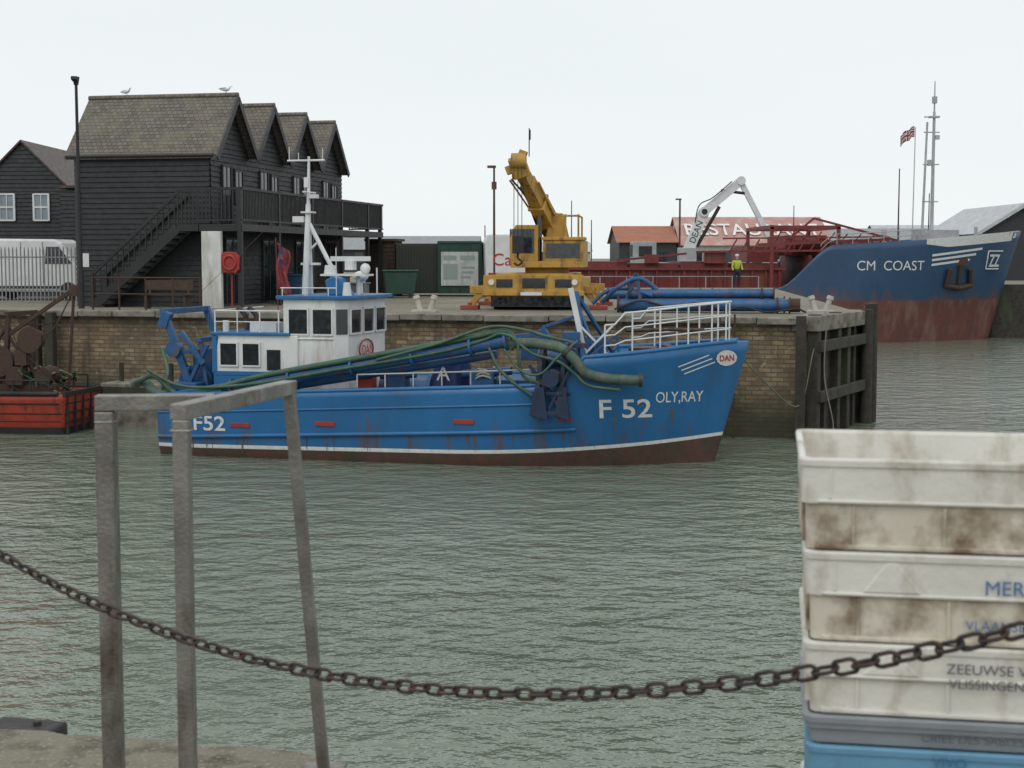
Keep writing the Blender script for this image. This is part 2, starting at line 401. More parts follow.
for xa,xb,yy in ((.0,bx,-1.03),(.0,bx,yE-.05)):
    b.bb((xa,yy,DZ+1.08),(xb,yy+.07,DZ+1.16)); b.bb((xa,yy,DZ+.1),(xb,yy+.06,DZ+.16))
    for i in range(12): b.bb((xa+i*.13,yy+.01,DZ+.1),(xa+i*.13+.04,yy+.045,DZ+1.1))
b.bb((0.02,-1.05,DZ-.22),(-.7,0-.05,DZ)) ; b.bb((-.7,-1.03,DZ+1.08),(0,-.96,DZ+1.16))
for i in range(6): b.bb((-.7+i*.13,-1.02,DZ),(-.66+i*.13,-.98,DZ+1.1))
xs,xe=-.7,-3.7
for yy in(-1.0,-.12):
    b.beam((xs,yy,DZ-.12),(xe,yy,.0),.06,.3); b.beam((xs,yy,DZ+1.0),(xe,yy,1.05),.06,.1); b.bb((xe-.05,yy-.05,0),(xe+.05,yy+.05,1.1))
for i in range(15):
    t=(i+.5)/15; b.box((xs+(xe-xs)*t,-.56,DZ*(1-t)-.02),(.26,.86,.04))
    b.beam((xs+(xe-xs)*t,-1.0,DZ*(1-t)-.05),(xs+(xe-xs)*t,-1.0,DZ*(1-t)+1.0),.035)
b.done('balcony_and_stair',M('black_timber',(.012,.012,.013),(.022,.022,.023),rough=.5),barn)
MB().bb((.2,-1.25,0),(.85,-1.08,DZ-.23)).done('white_pier',M('render_white',(.66,.66,.63),(.52,.52,.49),rust=(.3,.3,.25),ramt=.38),barn,bevel=.01)
MB().bb((-4.5,-.06,1.3),(-4.28,-.05,1.75)).done('notice',m_white2,barn)
lr=E('lifebuoy_housing',(-8.92,46.95,1.45),R(-10))
b=MB(); b.prof([(-.30,-.22),(-.2,-.32),(.2,-.32),(.30,-.22),(.32,.2),(.18,.34),(-.18,.34),(-.32,.2)],-.04,.14)
b.tube([(.2*math.cos(t),-.05,.22*math.sin(t)) for t in [i*math.pi/10 for i in range(20)]],.05,8,closed=True)
b.cyl((0,.15,-1.45),(0,.15,-.1),.035,n=8)
b.done('shell',m_red,lr,bevel=.02)
cl_=E('stacked_fish_bins',(-7.8,52.5,0),R(-11))
b=MB()
for (x,y,z,sx,sy,sz) in ((0,0,.3,.9,.8,.6),(.1,.1,.8,.8,.7,.35),(.9,1.5,.25,.8,.9,.5),(.5,3.4,.45,1,.9,.9),(.7,5.4,.3,.9,.9,.6)): 
    b.mat(random.randrange(3)).box((x,y,z),(sx,sy,sz),(0,0,random.uniform(-.2,.2))); b.box((x,y-.02,z+sz/2+.02),(sx+.06,sy+.06,.06),(0,0,0))
b.done('bins',[m_brown,M('bin_grey',(.2,.21,.22)),M('bin_blue',(.03,.08,.16))],cl_,bevel=.02)
bn=E('wooden_bench',(-10.9,46.8,0),R(-11))
b=MB(); b.box((0,0,.45),(1.6,.4,.05)).box((-.65,0,.22),(.07,.35,.44)).box((.65,0,.22),(.07,.35,.44)).box((0,.2,.75),(1.6,.05,.3)).box((-.65,.19,.6),(.07,.05,.6)).box((.65,.19,.6),(.07,.05,.6)); b.done('planks',m_brown,bn)

# ------------------------------------------------------------------ left house, fence, van, lamp
hs=E('black_gabled_house',(-20.35,62,0),0)
b=MB(); hw=2.05
b.prof([(-hw,0),(hw,0),(hw,4.35),(0,6.35),(-hw,4.35)],0,7,axis='y'); b.done('wall_core',m_blackwood,hs)
b=MB(); boards(b,-hw,hw,0,0,4.35); boards(b,0,0,0,4.35,6.3,fx=lambda z:(-hw*(1-(z-4.35)/2.0),hw*(1-(z-4.35)/2.0))); b.done('weatherboards',m_blackwood,hs,fix=False)
b=MB()
for s_ in(-1,1): b.add([(0,-.15,6.48),(0,7,6.48),(s_*2.25,7,4.25),(s_*2.25,-.15,4.25),(0,-.15,6.38),(0,7,6.38),(s_*2.25,7,4.15),(s_*2.25,-.15,4.15)],[(0,1,2,3),(4,7,6,5),(0,3,7,4),(1,5,6,2),(2,6,7,3)])
b.done('roof',m_dark,hs)
m_pg=M('pale_glass',(.25,.3,.33),rough=.1)
for i,xx in enumerate((-.65,.78)):
    MB().bb((xx-.3,-.07,3.2),(xx+.3,-.05,4.2)).done('glass_%d'%(i+1),m_pg,hs)
    f=MB()
    for s_ in(-1,1): f.bb((xx+s_*.31-.04,-.12,3.14),(xx+s_*.31+.04,-.055,4.26))
    for zz in(3.16,3.7,4.24): f.bb((xx-.3,-.115,zz-.035),(xx+.3,-.055,zz+.035))
    f.bb((xx-.015,-.11,3.2),(xx+.015,-.07,4.2)); f.done('frame_%d'%(i+1),m_white2,hs)
an=E('black_shed',(-16.9,60,0),0); b=MB(); b.prof([(-1.3,0),(1.8,0),(1.8,4.4),(-1.3,4.3)],0,5); b.done('wall_core',m_blackwood,an)
b=MB(); boards(b,-1.3,1.8,0,0,4.3); b.done('weatherboards',m_blackwood,an,fix=False)
MB().bb((-1.4,-.1,4.4),(1.9,5,4.5)).done('flat_roof',m_dark,an)
fe=E('palisade_fence',(-20.5,53.6,0),math.atan2(-.247,.969)); b=MB()
for i in range(38):
    x=i*.155; b.prof([(x,0.05),(x+.045,.05),(x+.045,1.88),(x+.022,2.0),(x,1.88)],-.02,.0)
b.bb((0,.0,.4),(5.9,.04,.45)).bb((0,.0,1.6),(5.9,.04,1.65))
b.done('pales',M('galv_pale',(.25,.26,.27),rough=.5,metal=.3),fe)
van=E('white_van',(-18.2,57.0,0),R(-6)); b=MB()
b.prof([(-2.6,.35),(2.5,.35),(2.55,1.1),(1.9,1.35),(1.35,2.15),(1.05,2.3),(-2.4,2.34),(-2.6,2.15)],-.95,.95); b.done('body',m_white2,van,bevel=.08)
b=MB(); b.prof([(1.75,1.38),(1.25,2.02),(.75,2.02),(.7,1.38)],-.97,.97); b.bb((-2.6,-.97,.45),(2.5,-.955,.55)).bb((-.25,-.962,.6),(-.23,-.955,2.2)).bb((.6,-.962,.6),(.62,-.955,2.2)); b.done('windows_and_trim',m_glass,van)
b=MB(); 
for x in(-1.5,1.6): b.cyl((x,-.99,.35),(x,-.75,.35),.34,n=20).cyl((x,.97,.35),(x,.75,.35),.34,n=20)
b.done('wheels',m_black,van)
lp=E('street_lamp',(-13.66,47,0)); b=MB(); b.cyl((0,0,0),(0,0,1.2),.09).cyl((0,0,1.2),(0,0,7.1),.06,.045).box((0,0,7.1),(.12,.12,.2)).beam((0,-.05,7.15),(0,-.25,7.2),.18,.1)
b.cyl((0,0,7.05),(0,0,7.25),.08,.11); b.done('post',m_black,lp)
lp=E('street_lamp',(-.72,60,0)); b=MB(); b.cyl((0,0,0),(0,0,5.2),.06,.04).box((-.1,0,5.25),(.35,.14,.1)).box((0,0,4.5),(.2,.2,.3)); b.done('post',m_dark,lp)
lp=E('street_lamp',(11.5,102,0)); b=MB(); b.cyl((0,0,0),(0,0,5.6),.08,.06).box((-.1,0,5.6),(.4,.14,.1)); b.done('post',m_dark,lp)

gr=E('quay_guard_rail',(-12.9,45.6,0),math.atan2(-.247,.969)); b=MB()
for i in range(5): b.cyl((i*.9,0,0),(i*.9,0,1.0),.03,n=8)
b.cyl((0,0,1),(3.6,0,1),.025,n=8).cyl((0,0,.5),(3.6,0,.5),.02,n=8); b.done('tubes',m_rust,gr)

# ------------------------------------------------------------------ containers etc
ct=E('green_container',(-3.1,62,0),R(0)); b=MB()
b.bb((-1.75,0,.12),(0,2.4,2.2))
for i in range(14): b.bb((-1.72+i*.125,-.04,.2),(-1.66+i*.125,0,2.1))
b.done('dark_end',M('dark_green',(.02,.035,.024),(.03,.03,.02),rough=.5),ct,bevel=.01)
b=MB(); b.bb((.0,-.3,.12),(1.85,2.3,2.28))
for i in range(5): b.bb((.06+i*.42,-.34,.2),(.12+i*.42,-.3,2.2))
b.bb((0,-.35,2.2),(1.85,-.29,2.3)); b.done('bright_end',m_green,ct,bevel=.01)
b=MB(); b.bb((.15,-.39,.45),(1.7,-.345,1.85)); b.done('white_noticeboard',M('notice_panel',(.55,.57,.55),(.42,.44,.43),sc=4,rust=(.3,.33,.3),ramt=.4,rsc=6),ct,bevel=.01)
b=MB()
for (x0,z0,x1,z1) in ((.25,1.5,.8,1.7),(.95,1.5,1.55,1.7),(.25,.7,.85,1.35),(1.0,.95,1.5,1.05),(1.0,.75,1.4,.85),(1.0,1.15,1.55,1.25)): b.bb((x0,-.395,z0),(x1,-.391,z1))
b.done('printed_notices',M('notice_print',(.25,.32,.3),(.3,.35,.32),sc=10),ct)
gb=E('green_waste_bin',(-4.4,59,0),R(6)); b=MB(); b.prof([(-.6,.15),(.5,.15),(.65,1.05),(-.7,1.05)],0,.9); b.bb((-.75,-.05,1.05),(.7,.95,1.12)); b.cyl((-.4,.1,.08),(-.4,.16,.08),.08).cyl((.35,.1,.08),(.35,.16,.08),.08); b.done('tub',m_green,gb,bevel=.03)
kb=E('brown_kiosk',(-5.5,62.5,0),R(-10)); b=MB(); b.bb((-.6,0,0),(.6,1.2,2.3)); boards(b,-.6,.6,0,0,2.3); b.bb((-.7,-.15,2.3),(.7,1.3,2.4)); b.bb((-.3,-.07,1.1),(.3,-.04,1.8)); b.done('boards',m_brown,kb)
bt=E('white_catering_trailer',(-.05,60,0),R(3)); b=MB()
b.prof([(-1.0,.45),(1.0,.45),(1.05,2.2),(.9,2.55),(-.9,2.55),(-1.05,2.2)],0,3.2); b.done('body',m_white2,bt,bevel=.05)
b=MB(); b.cyl((-.8,.6,.3),(-.6,.6,.3),.3).cyl((.8,.6,.3),(.6,.6,.3),.3); b.done('wheels',m_black,bt)
text('sign','Cata',lambda x,y:(-.75+x,-.02,1.3+y),M('sign_red',(.45,.03,.03)),bt,size=.7)
MB().bb((-.9,-.03,.6),(.9,-.005,1.0)).done('stripe',m_red,bt)

m_bol=M('chalky_paint',(.5,.48,.42),(.36,.34,.3),rust=RUST,ramt=.3)
for (x,y) in ((-2.55,43.6),(9.0,43.2)):
    bo=E('mooring_bollard',(x,y,0),R(-14)); b=MB()
    for s_ in(-1,1): b.cyl((s_*.13,0,0),(s_*.27,0,.42),.09,.075,n=12).cyl((s_*.26,0,.40),(s_*.29,0,.5),.11,.09,n=12)
    b.box((0,0,.04),(.75,.4,.08)); b.done('posts',m_bol,bo,bevel=.01)

# ------------------------------------------------------------------ blue pipes on quay
pp=E('stacked_dredge_pipes',(5.3,43.2,0),R(-10)); b=MB()
for (x0,x1,y,z,r) in ((-2.2,2.75,0,.22,.18),(-1.6,2.6,.42,.24,.18),(-1.9,2.3,.2,.55,.14),(-2.6,.5,.8,.5,.14)):
    b.mat(0).cyl((x0,y,z),(x1,y,z+.02),r,n=16); b.mat(1)
    for xx in(x0,x1-.35,x1): b.cyl((xx-.025,y,z),(xx+.025,y,z),r+.08,n=18)
b.mat(1).cyl((2.75,0,.24),(3.05,0,.24),.2,.2,n=16)
b.mat(0)
b.tube(spline([(-2.7,.3,.3),(-2.2,-.1,.75),(-1.6,.1,1.0),(-1.0,.2,.6)],6),.07,8).tube(spline([(-3,.2,.25),(-2.6,.2,.6),(-2,.2,.7),(-1.2,0,.5)],6),.06,8)
b.beam((-2.1,.1,0),(-1.7,.1,1.15),.1).beam((-1.5,.1,0),(-1.7,.1,1.15),.1)
b.mat(2); b.tube(spline([(-2.3,-.2,.1),(-1.5,-.25,.35),(-.6,-.2,.15),(.1,-.3,.3),(.9,-.2,.1)],8),.035,6)
b.tube(spline([(.9,-.3,.05),(1.4,-.35,.2),(2.1,-.3,.05),(2.9,-.5,.15),(3.2,-.2,.05)],8),.03,6)
b.done('pipes',[m_blue2,m_rust,m_black],pp)

# ------------------------------------------------------------------ yellow mobile crane
cr=E('yellow_mobile_crane',(.65,45.6,0),R(-6))
b=MB()
b.bb((-1.45,-.1,.42),(1.5,5.2,.98)); b.bb((-1.5,-.35,.55),(1.55,-.1,1.08)); b.bb((-1.2,.4,.98),(1.2,4.8,1.12))
b.bb((-1.55,-.42,.45),(1.6,-.35,.6))
for yy in(.35,4.6):
    b.bb((-2.0,yy-.12,.5),(2.0,yy+.12,.74))
    for s_ in(-1,1): b.beam((s_*1.5,yy,.7),(s_*1.98,yy,.14),.16,.2)
b.cyl((0.3,1.6,1.1),(.3,1.6,1.3),.7,n=24)
b.bb((-.75,.5,1.3),(1.5,3.4,1.5))
b.bb((.25,.55,1.5),(1.5,3.3,2.15)); b.bb((.2,.5,2.15),(1.55,1.7,2.25))
b.prof([(-.78,1.5),(.1,1.5),(.1,2.62),(-.6,2.62),(-.78,2.2)],.55,1.9)
b.prof([(.25,2.15),(1.0,2.15),(.8,3.0),(.45,3.0)],1.3,1.42); b.prof([(.25,2.15),(1.0,2.15),(.8,3.0),(.45,3.0)],1.9,2.02)
b.cyl((1.35,.6,2.2),(1.35,.6,2.95),.03,n=8).cyl((.95,.6,2.2),(.95,.6,2.95),.03,n=8).cyl((.9,.6,2.9),(1.4,.6,2.9),.03,n=8).cyl((1.35,.6,2.9),(1.35,2.5,2.9),.03,n=8).cyl((1.35,2.5,2.2),(1.35,2.5,2.9),.03,n=8)
p0=Vector((.62,2.4,2.1)); p1=Vector((-.38,-.5,4.35)); d=(p1-p0).normalized()
b.beam(p0,p0+d*2.1,.48,.56); b.beam(p0+d*2.1,p0+d*3.1,.38,.46); b.beam(p0+d*3.1,p1,.32,.38)
for t in(.1,1.05,2.0): b.beam(p0+d*t,p0+d*(t+.1),.54,.62)
b.box(p1,(.5,.45,.62),(R(15),R(-20),0)); b.cyl(p1+Vector((-.22,-.15,.16)),p1+Vector((.22,-.15,.16)),.24,n=18); b.cyl(p1+Vector((-.22,.1,-.2)),p1+Vector((.22,.1,-.2)),.18,n=18)
b.box(p1+Vector((.1,0,.36)),(.25,.25,.25),(0,R(20),0)); b.box(p1+Vector((-.3,0,-.1)),(.2,.3,.25),(0,R(-20),0))
b.beam(p0+Vector((-.35,0,.2)),p1+Vector((-.3,.1,-.4)),.05); b.beam(p0+d*1.2+Vector((.3,0,0)),p0+d*2.9+Vector((.28,0,.1)),.07)
b.done('yellow_steelwork',m_yel,cr,bevel=.015)
g=MB()
for yy in(.35,4.6):
    for s_ in(-1,1): g.box((s_*2.0,yy,.07),(.55,.55,.13)); g.cyl((s_*1.98,yy,.13),(s_*1.98,yy,.22),.1)
g.done('outrigger_pads',M('pad_red',(.30,.06,.04),(.2,.05,.03),rust=RUST,ramt=.4),cr,bevel=.015)
g=MB(); g.cyl((.1,.9,1.5),p0+d*1.9,.09,n=10); g.bb((-.7,.53,1.75),(-.02,.56,2.5)).bb((-.8,.7,1.85),(-.76,1.7,2.5)).bb((.35,.53,1.6),(1.4,.555,2.05))
g.bb((-1.1,-.37,.7),(-.6,-.355,.95)).bb((.7,-.37,.7),(1.2,-.355,.95)).bb((-.3,-.37,.68),(.4,-.355,.98)).bb((-1.3,-.1,.1),(1.3,4.8,.42))
g.done('glass_and_grilles',m_glass,cr)
g=MB()
for x in(-1.15,1.15):
    for yy in(1.0,2.2,3.9): g.cyl((x-.17,yy,.45),(x+.17,yy,.45),.46,n=22)
for t in(-.12,.0,.12): g.cyl(p1+Vector((t,-.4,0)),(p1.x+t,p1.y-.4,2.2),.012,n=6)
g.bb((p1.x-.16,p1.y-.5,1.75),(p1.x+.16,p1.y-.3,2.25)); g.tube(spline([(p1.x,p1.y-.4,1.75),(p1.x,p1.y-.4,1.6),(p1.x+.12,p1.y-.4,1.48),(p1.x,p1.y-.4,1.38),(p1.x-.12,p1.y-.4,1.45)],5),.035,6)
g.cyl(p1+Vector((.3,0,.3)),p1+Vector((.3,0,1.15)),.018,n=6).cyl(p1+Vector((.32,0,.8)),p1+Vector((.32,0,1.1)),.03,n=6)
g.tube(spline([p0+Vector((-.3,-.3,.1)),p0+d*1.0+Vector((-.35,-.3,-.1)),p0+d*2.2+Vector((-.3,-.3,.05)),p1+Vector((-.2,-.3,-.4))],8),.03,6)
g.done('tyres_and_rigging',m_black,cr)
g=MB(); 
for x in(-1.25,1.3): g.cyl((x,-.43,.86),(x,-.36,.86),.09,n=14)
g.bb((-.35,-.43,.46),(.3,-.425,.56)); g.done('headlamps',m_white2,cr)

# ------------------------------------------------------------------ blue dredger boat
boat=E('blue_fishing_boat',(-8.93,38.66,WZ),math.atan2(-.25,.968))
def sm(a,b_,x): t=max(0,min(1,(x-a)/(b_-a))); return t*t*(3-2*t)
def btop(s): return 1.44+.045*s+.62*sm(10.9,11.5,s)+.16*sm(11.5,15,s)
def bL(z): return 14.2+.27*max(z,-.3)
def bB(s,z):
    zz=max(0,min(1,z/2.9)); Bz=2.2+.2*zz; p=1.9+1.3*zz; s0=8.0; L=bL(z)
    if s>s0:
        u=min(1,(s-s0)/(L-s0)); f=(1-u**p)
    else: f=1
    if s<2.5: f*=1-.16*((2.5-s)/2.5)**2
    if z<0: f*=1+.35*z
    return Bz*f
def hullmesh(name,parent,L,Bf,top,zl,th,mats,nu=90,nr=9,zb=-.6,thick=.06,Lmax=15.0,s00=0.0):
    rows=lambda s:[zb,zb*.35,zl(s),zl(s)+th]+[zl(s)+th+(top(s)-zl(s)-th)*(k+1)/nr for k in range(nr)]
    nv=4+nr; V=[];F=[];I=[]
    for side in(-1,1):
        for i in range(nu+1):
            u=(i/nu)
            for j,z in enumerate(rows(s00+u*(Lmax-s00))):
                s=s00+u*(L(z)-s00); V.append((s,side*max(Bf(s,z),.012),z))
    n1=(nu+1)*nv
    for sd in(0,1):
        for i in range(nu):
            for j in range(nv-1):
                a=sd*n1+i*nv+j; f=[a,a+nv,a+nv+1,a+1]; F.append(f if sd==0 else f[::-1]); I.append(0 if j<2 else 1 if j==2 else 2)
    for j in range(nv-1):
        F.append([j,j+1,n1+j+1,n1+j]); I.append(0 if j<2 else 1 if j==2 else 2)
        a=nu*nv+j; F.append([a,n1+a,n1+a+1,a+1]); I.append(0 if j<2 else 1 if j==2 else 2)
    me=bpy.data.meshes.new(name); me.from_pydata(V,[],F)
    for k,p in enumerate(me.polygons): p.material_index=I[k]; p.use_smooth=k<2*nu*(nv-1)
    for m in mats: me.materials.append(m)
    o=bpy.data.objects.new(name,me); COL.objects.link(o); o.parent=parent
    so_=o.modifiers.new('plate','SOLIDIFY'); so_.thickness=thick; so_.offset=0
    return o
S0=.72
hullmesh('hull',boat,bL,bB,btop,lambda s:.20+.01*s+.30*max(0,(s-8)/7)**2.4,.085,[m_anti,m_ltext,m_blue],s00=S0)
b=MB()
def deck(b,s0,s1,z,n=20):
    vs=[];
    for i in range(n+1):
        s=s0+(s1-s0)*i/n; vs+=[(s,-max(.01,bB(s,z)-.02),z),(s,max(.01,bB(s,z)-.02),z)]
    b.add(vs,[(2*i,2*i+1,2*i+3,2*i+2) for i in range(n)])
deck(b,S0+.04,11.3,.95); deck(b,11.3,14.65,2.0); b.bb((11.28,-1.75,.95),(11.34,1.75,2.0))
b.done('decks',M('deck_paint',(.05,.12,.13),(.06,.06,.05),rough=.8,rust=RUST,ramt=.42),boat)
b=MB()
for side in(-1,1):
    b.tube([(s,side*(bB(s,.42+.042*s)+.05),.42+.042*s) for s in [S0+i*.3 for i in range(0,36)]],.055,8)
    b.tube([(s,side*(bB(s,btop(s))-.0),btop(s)+.02) for s in [S0+i*.25 for i in range(0,57)]],.05,8)
    b.tube([(s,side*(bB(s,1.02+.045*s)+.03),1.02+.045*s) for s in [S0+i*.3 for i in range(0,34)]],.03,6)
    for s in [1.1+i*.82 for i in range(12)]:
        b.beam((s,side*(bB(s,.95)-.1),.95),(s,side*(bB(s,btop(s))-.06),btop(s)),.05)
b.beam((S0+.02,-1.98,1.46),(S0+.02,1.98,1.46),.1)
b.done('rub_rails',m_blue,boat)
b=MB()
for s in (3.0,5.2,8.65,10.9):
    z=.62+.042*s; b.box((s,-(bB(s,z)+.035),z+.06),(.5,.05,.11))
b.done('freeing_port_flaps',m_red,boat,bevel=.01)
b=MB()
rr=random.Random(5)
for s in [1.6,2.2,2.9,3.1,4.2,4.6,5.3,5.5,6.3,7.4,8.2,8.6,8.8,9.9,10.4,10.9,11.05,12.1,12.6,13.4]:
    for q_ in range(2):
        s2=s+rr.uniform(-.12,.12)
        zt=.40+.042*s2+(rr.uniform(0,.8) if s2>11.2 else -.03); ln=rr.uniform(.12,.42); ww=rr.uniform(.008,.03)
        P=[(s2-ww,zt),(s2+ww,zt),(s2+ww*.2,zt-ln),(s2-ww*.2,zt-ln)]
        b.add([(a,-(bB(a,z)+.037),z) for a,z in P],[(0,1,2,3)])
b.done('rust_runs',M('rust_run',(.16,.085,.045),(.09,.075,.07),sc=12,rough=.8),boat)
ht=lambda s0,z0,off=.045:(lambda x,y:(s0+x,-(bB(s0+x,z0+y)+off),z0+y))
text('registration_bow','F 52',ht(11.72,1.16),m_ltext,boat,size=.62,width=1.14,bold=.008)
text('name_bow','OLY,RAY',ht(12.98,1.5),m_ltext,boat,size=.36,width=1.02,shear=.1,bold=.002)
text('registration_stern','F52',ht(1.72,.66),m_ltext,boat,size=.5,width=.85,bold=.008)
b=MB()
def patch(b,s0,s1,z0,z1,off=.05,n=14):
    vs=[]; c=((s0+s1)/2,(z0+z1)/2)
    for i in range(n):
        t=2*math.pi*i/n; s=c[0]+(s1-s0)/2*math.cos(t); z=c[1]+(z1-z0)/2*math.sin(t)
        vs.append((s,-(bB(s,z)+off),z))
    b.add(vs,[list(range(n))])
patch(b,14.31,14.75,2.32,2.7,.06)
for k in range(3):
    N=6
    for i in range(N):
        def pt(t,w): 
            s=13.62-.06*k+.66*t; z=2.15+.085*k+.26*t; return (s,-(bB(s,z+w)+.047),z+w)
        a0,a1=i/N,(i+1)/N
        b.add([pt(a0,0),pt(a1,0),pt(a1,.03),pt(a0,.03)],[(0,1,2,3)])
b.done('bow_emblem',m_ltext,boat)
text('emblem_text','DAN',ht(14.38,2.44,.075),M('emblem_red',(.5,.03,.02)),boat,size=.2,width=.3,bold=.003)
b=MB(); b.bb((1.95,-1.55,.95),(4.2,1.5,2.0)); b.done('cabin_lower',m_blue,boat,bevel=.03)
b=MB(); b.prof([(1.95,2.0),(4.2,2.0),(4.2,2.95),(2.1,2.95)],-1.53,1.48); 
b.prism([(3.8,-1.45),(5.15,-1.45),(5.4,-1.2),(5.5,1.2),(5.2,1.45),(3.8,1.45)],.95,3.84)
b.bb((3.75,-1.49,2.86),(5.12,-1.455,2.9))
b.done('wheelhouse_walls',m_white,boat,bevel=.03)
b=MB(); b.prism([(3.65,-1.55),(5.3,-1.55),(5.6,-1.25),(5.7,1.25),(5.35,1.55),(3.65,1.55)],3.84,3.93); b.bb((1.9,-1.6,2.95),(4.0,1.55,3.02))
b.bb((1.97,-1.56,1.95),(4.1,-1.535,2.06)); b.bb((1.93,-1.56,2.0),(2.06,-1.532,2.95)); b.done('blue_trim',m_blue,boat,bevel=.015)
g=MB(); f=MB()
def win(x0,x1,z0,z1,y=-1.455,f=f,g=g):
    g.bb((x0,y-.015,z0),(x1,y+.01,z1))
    for a in((x0-.03,x0+.01),(x1-.01,x1+.03)): f.bb((a[0],y-.035,z0-.03),(a[1],y,z1+.03))
    for a in((z0-.03,z0+.01),(z1-.01,z1+.03)): f.bb((x0+.01,y-.035,a[0]),(x1-.01,y,a[1]))
WB,WT=2.99,3.6
win(3.95,4.45,WB,WT); win(4.58,5.08,WB,WT)
win(2.15,2.6,2.2,2.75,-1.535); win(2.75,3.2,2.2,2.75,-1.535)
g.bb((3.4,-1.56,2.1),(3.75,-1.53,2.6))
P0=Vector((5.4,-1.2,0));P1=Vector((5.5,1.2,0)); dv=(P1-P0).normalized(); nn=Vector((dv.y,-dv.x,0))
for k in range(3):
    a=P0+dv*(.08+k*.8); c=a+dv*.68
    q_=[a+nn*.02+Vector((0,0,WB)),c+nn*.02+Vector((0,0,WB)),c+nn*.02+Vector((0,0,WT)),a+nn*.02+Vector((0,0,WT))]
    g.add(q_,[(0,1,2,3)])
    for i in range(4): f.beam(q_[i]+nn*.01,q_[(i+1)%4]+nn*.01,.045)
a=Vector((5.17,-1.43,0)); c=Vector((5.385,-1.215,0)); n2=Vector((.7,-.7,0))*.02
g.add([a+n2+Vector((0,0,WB)),c+n2+Vector((0,0,WB)),c+n2+Vector((0,0,WT)),a+n2+Vector((0,0,WT))],[(0,1,2,3)])
g.done('windows',m_glass,boat,fix=False); f.done('window_frames',m_white2,boat)
text('wheelhouse_emblem','DAN',lambda x,y:(5.50+(.3+x)*.04,-.55+x,2.44+y),M('emblem_red2',(.5,.03,.02)),boat,size=.36,width=.72,bold=.003)
b=MB(); b.tube([(5.49,-.17+.5*math.cos(t),2.57+.25*math.sin(t)) for t in [i*math.pi/10 for i in range(20)]],.018,6,closed=True); b.done('emblem_ring',m_red,boat)
b=MB()
mx,my=3.85,0.0
b.cyl((mx,my-.25,3.0),(mx+.05,my,6.2),.095,.065).cyl((mx,my+.25,3.0),(mx+.05,my,6.2),.08,.055).cyl((mx+.05,my,6.0),(mx+.08,my,7.4),.05,.032)
b.cyl((mx+.08,my,5.7),(mx+1.05,my,3.9),.055).cyl((mx+.3,my,5.25),(mx+.02,my,5.0),.03)
b.cyl((mx-.5,my,7.3),(mx+.5,my,7.3),.028,n=6).cyl((mx+.08,my-.4,6.5),(mx+.08,my+.4,6.5),.025,n=6)
for x,h in((-.45,.35),(.45,.3),(-.2,.2)): b.cyl((mx+x,my,7.3),(mx+x,my,7.3+h),.012,n=5)
b.box((mx+.05,my,6.0),(.3,.3,.04)).box((mx+.02,my,6.75),(.12,.12,.25)).box((mx+.1,my,4.7),(.5,.12,.06))
b.bb((mx-.35,my-.08,5.75),(mx-.05,my+.08,5.9)).bb((mx+.1,my-.1,6.35),(mx+.3,my+.1,6.45))
b.bb((4.4,-.5,4.4),(5.6,.1,4.45)).cyl((4.6,-.2,3.9),(4.6,-.2,4.4),.05).cyl((5.3,-.2,3.9),(5.3,-.2,4.4),.05)
b.bb((5.0,-.35,4.55),(5.2,-.05,4.77)).box((5.1,-.2,4.83),(1.0,.1,.12),(0,0,.3)).cyl((4.6,-.3,4.45),(4.6,-.3,4.67),.17,.14).cyl((5.3,-1.0,3.9),(5.3,-1.0,4.25),.12,.08)
b.ell((5.45,-.1,4.58),(.13,.13,.14)); b.cyl((5.0,.8,3.9),(5.0,.8,4.3),.05).ell((5.0,.8,4.38),(.2,.2,.14))
b.cyl((5.1,-1.2,3.9),(5.1,-1.2,5.1),.012,n=5).cyl((5.4,.9,3.9),(5.4,.9,4.6),.02,n=6).cyl((4.3,-1.1,3.9),(4.3,-1.1,5.4),.012,n=5)
b.bb((2.8,-1.2,3.02),(3.5,-.7,3.25)).cyl((2.2,-1.3,3.02),(2.2,-1.3,3.3),.08).cyl((3.3,.2,3.02),(3.3,.2,3.5),.12)
for x in(2.0,2.6,3.2,3.7): b.cyl((x,-1.5,3.02),(x,-1.5,3.55),.018,n=6)
b.cyl((2.0,-1.5,3.55),(3.75,-1.5,3.55),.02,n=6).cyl((2.0,-1.5,3.28),(3.75,-1.5,3.28),.014,n=6).cyl((2.0,-1.5,3.55),(2.0,1.4,3.55),.02,n=6)
for x in(3.8,4.4,5.0): b.cyl((x,-1.48,3.93),(x,-1.48,4.12),.014,n=6)
b.cyl((3.75,-1.48,4.12),(5.2,-1.48,4.12),.016,n=6)
b.done('mast_and_radar',m_white2,boat)
b=MB(); b.prof([(4.75,3.93),(5.35,3.93),(5.1,4.35),(4.9,4.4),(4.7,4.3)],-.95,-.55); b.done('searchlight_housing',m_blue,boat,bevel=.03)
b=MB()
for x in(2.3,2.6): b.tube(spline([(x,-.3,2.9),(x,-.3,3.25),(x-.05,-.35,3.45),(x-.2,-.4,3.6)],5),.07,8)
b.cyl((mx+.05,my,6.6),(.8,-1.2,3.4),.005,n=4)
b.done('exhausts_and_stay',m_dark,boat)
fl=MB()
for i in range(10):
    for j in range(4):
        p=lambda i,j:(3.28+j*.085+.04*math.sin(i*.9),-.6+.06*math.sin(j*2.2+i*.5),5.25-i*.115-j*.06)
        fl.mat(1 if (i<4 and j<2 and (i+j)%3) else 0).add([p(i,j),p(i,j+1),p(i+1,j+1),p(i+1,j)],[(0,1,2,3)])
fl.cyl((3.3,-.6,3.5),(3.26,-.6,5.35),.014,n=5)
fl.done('ensign',[M('flag_red',(.22,.035,.04)),M('flag_blue',(.03,.04,.10))],boat,fix=False)
b=MB()
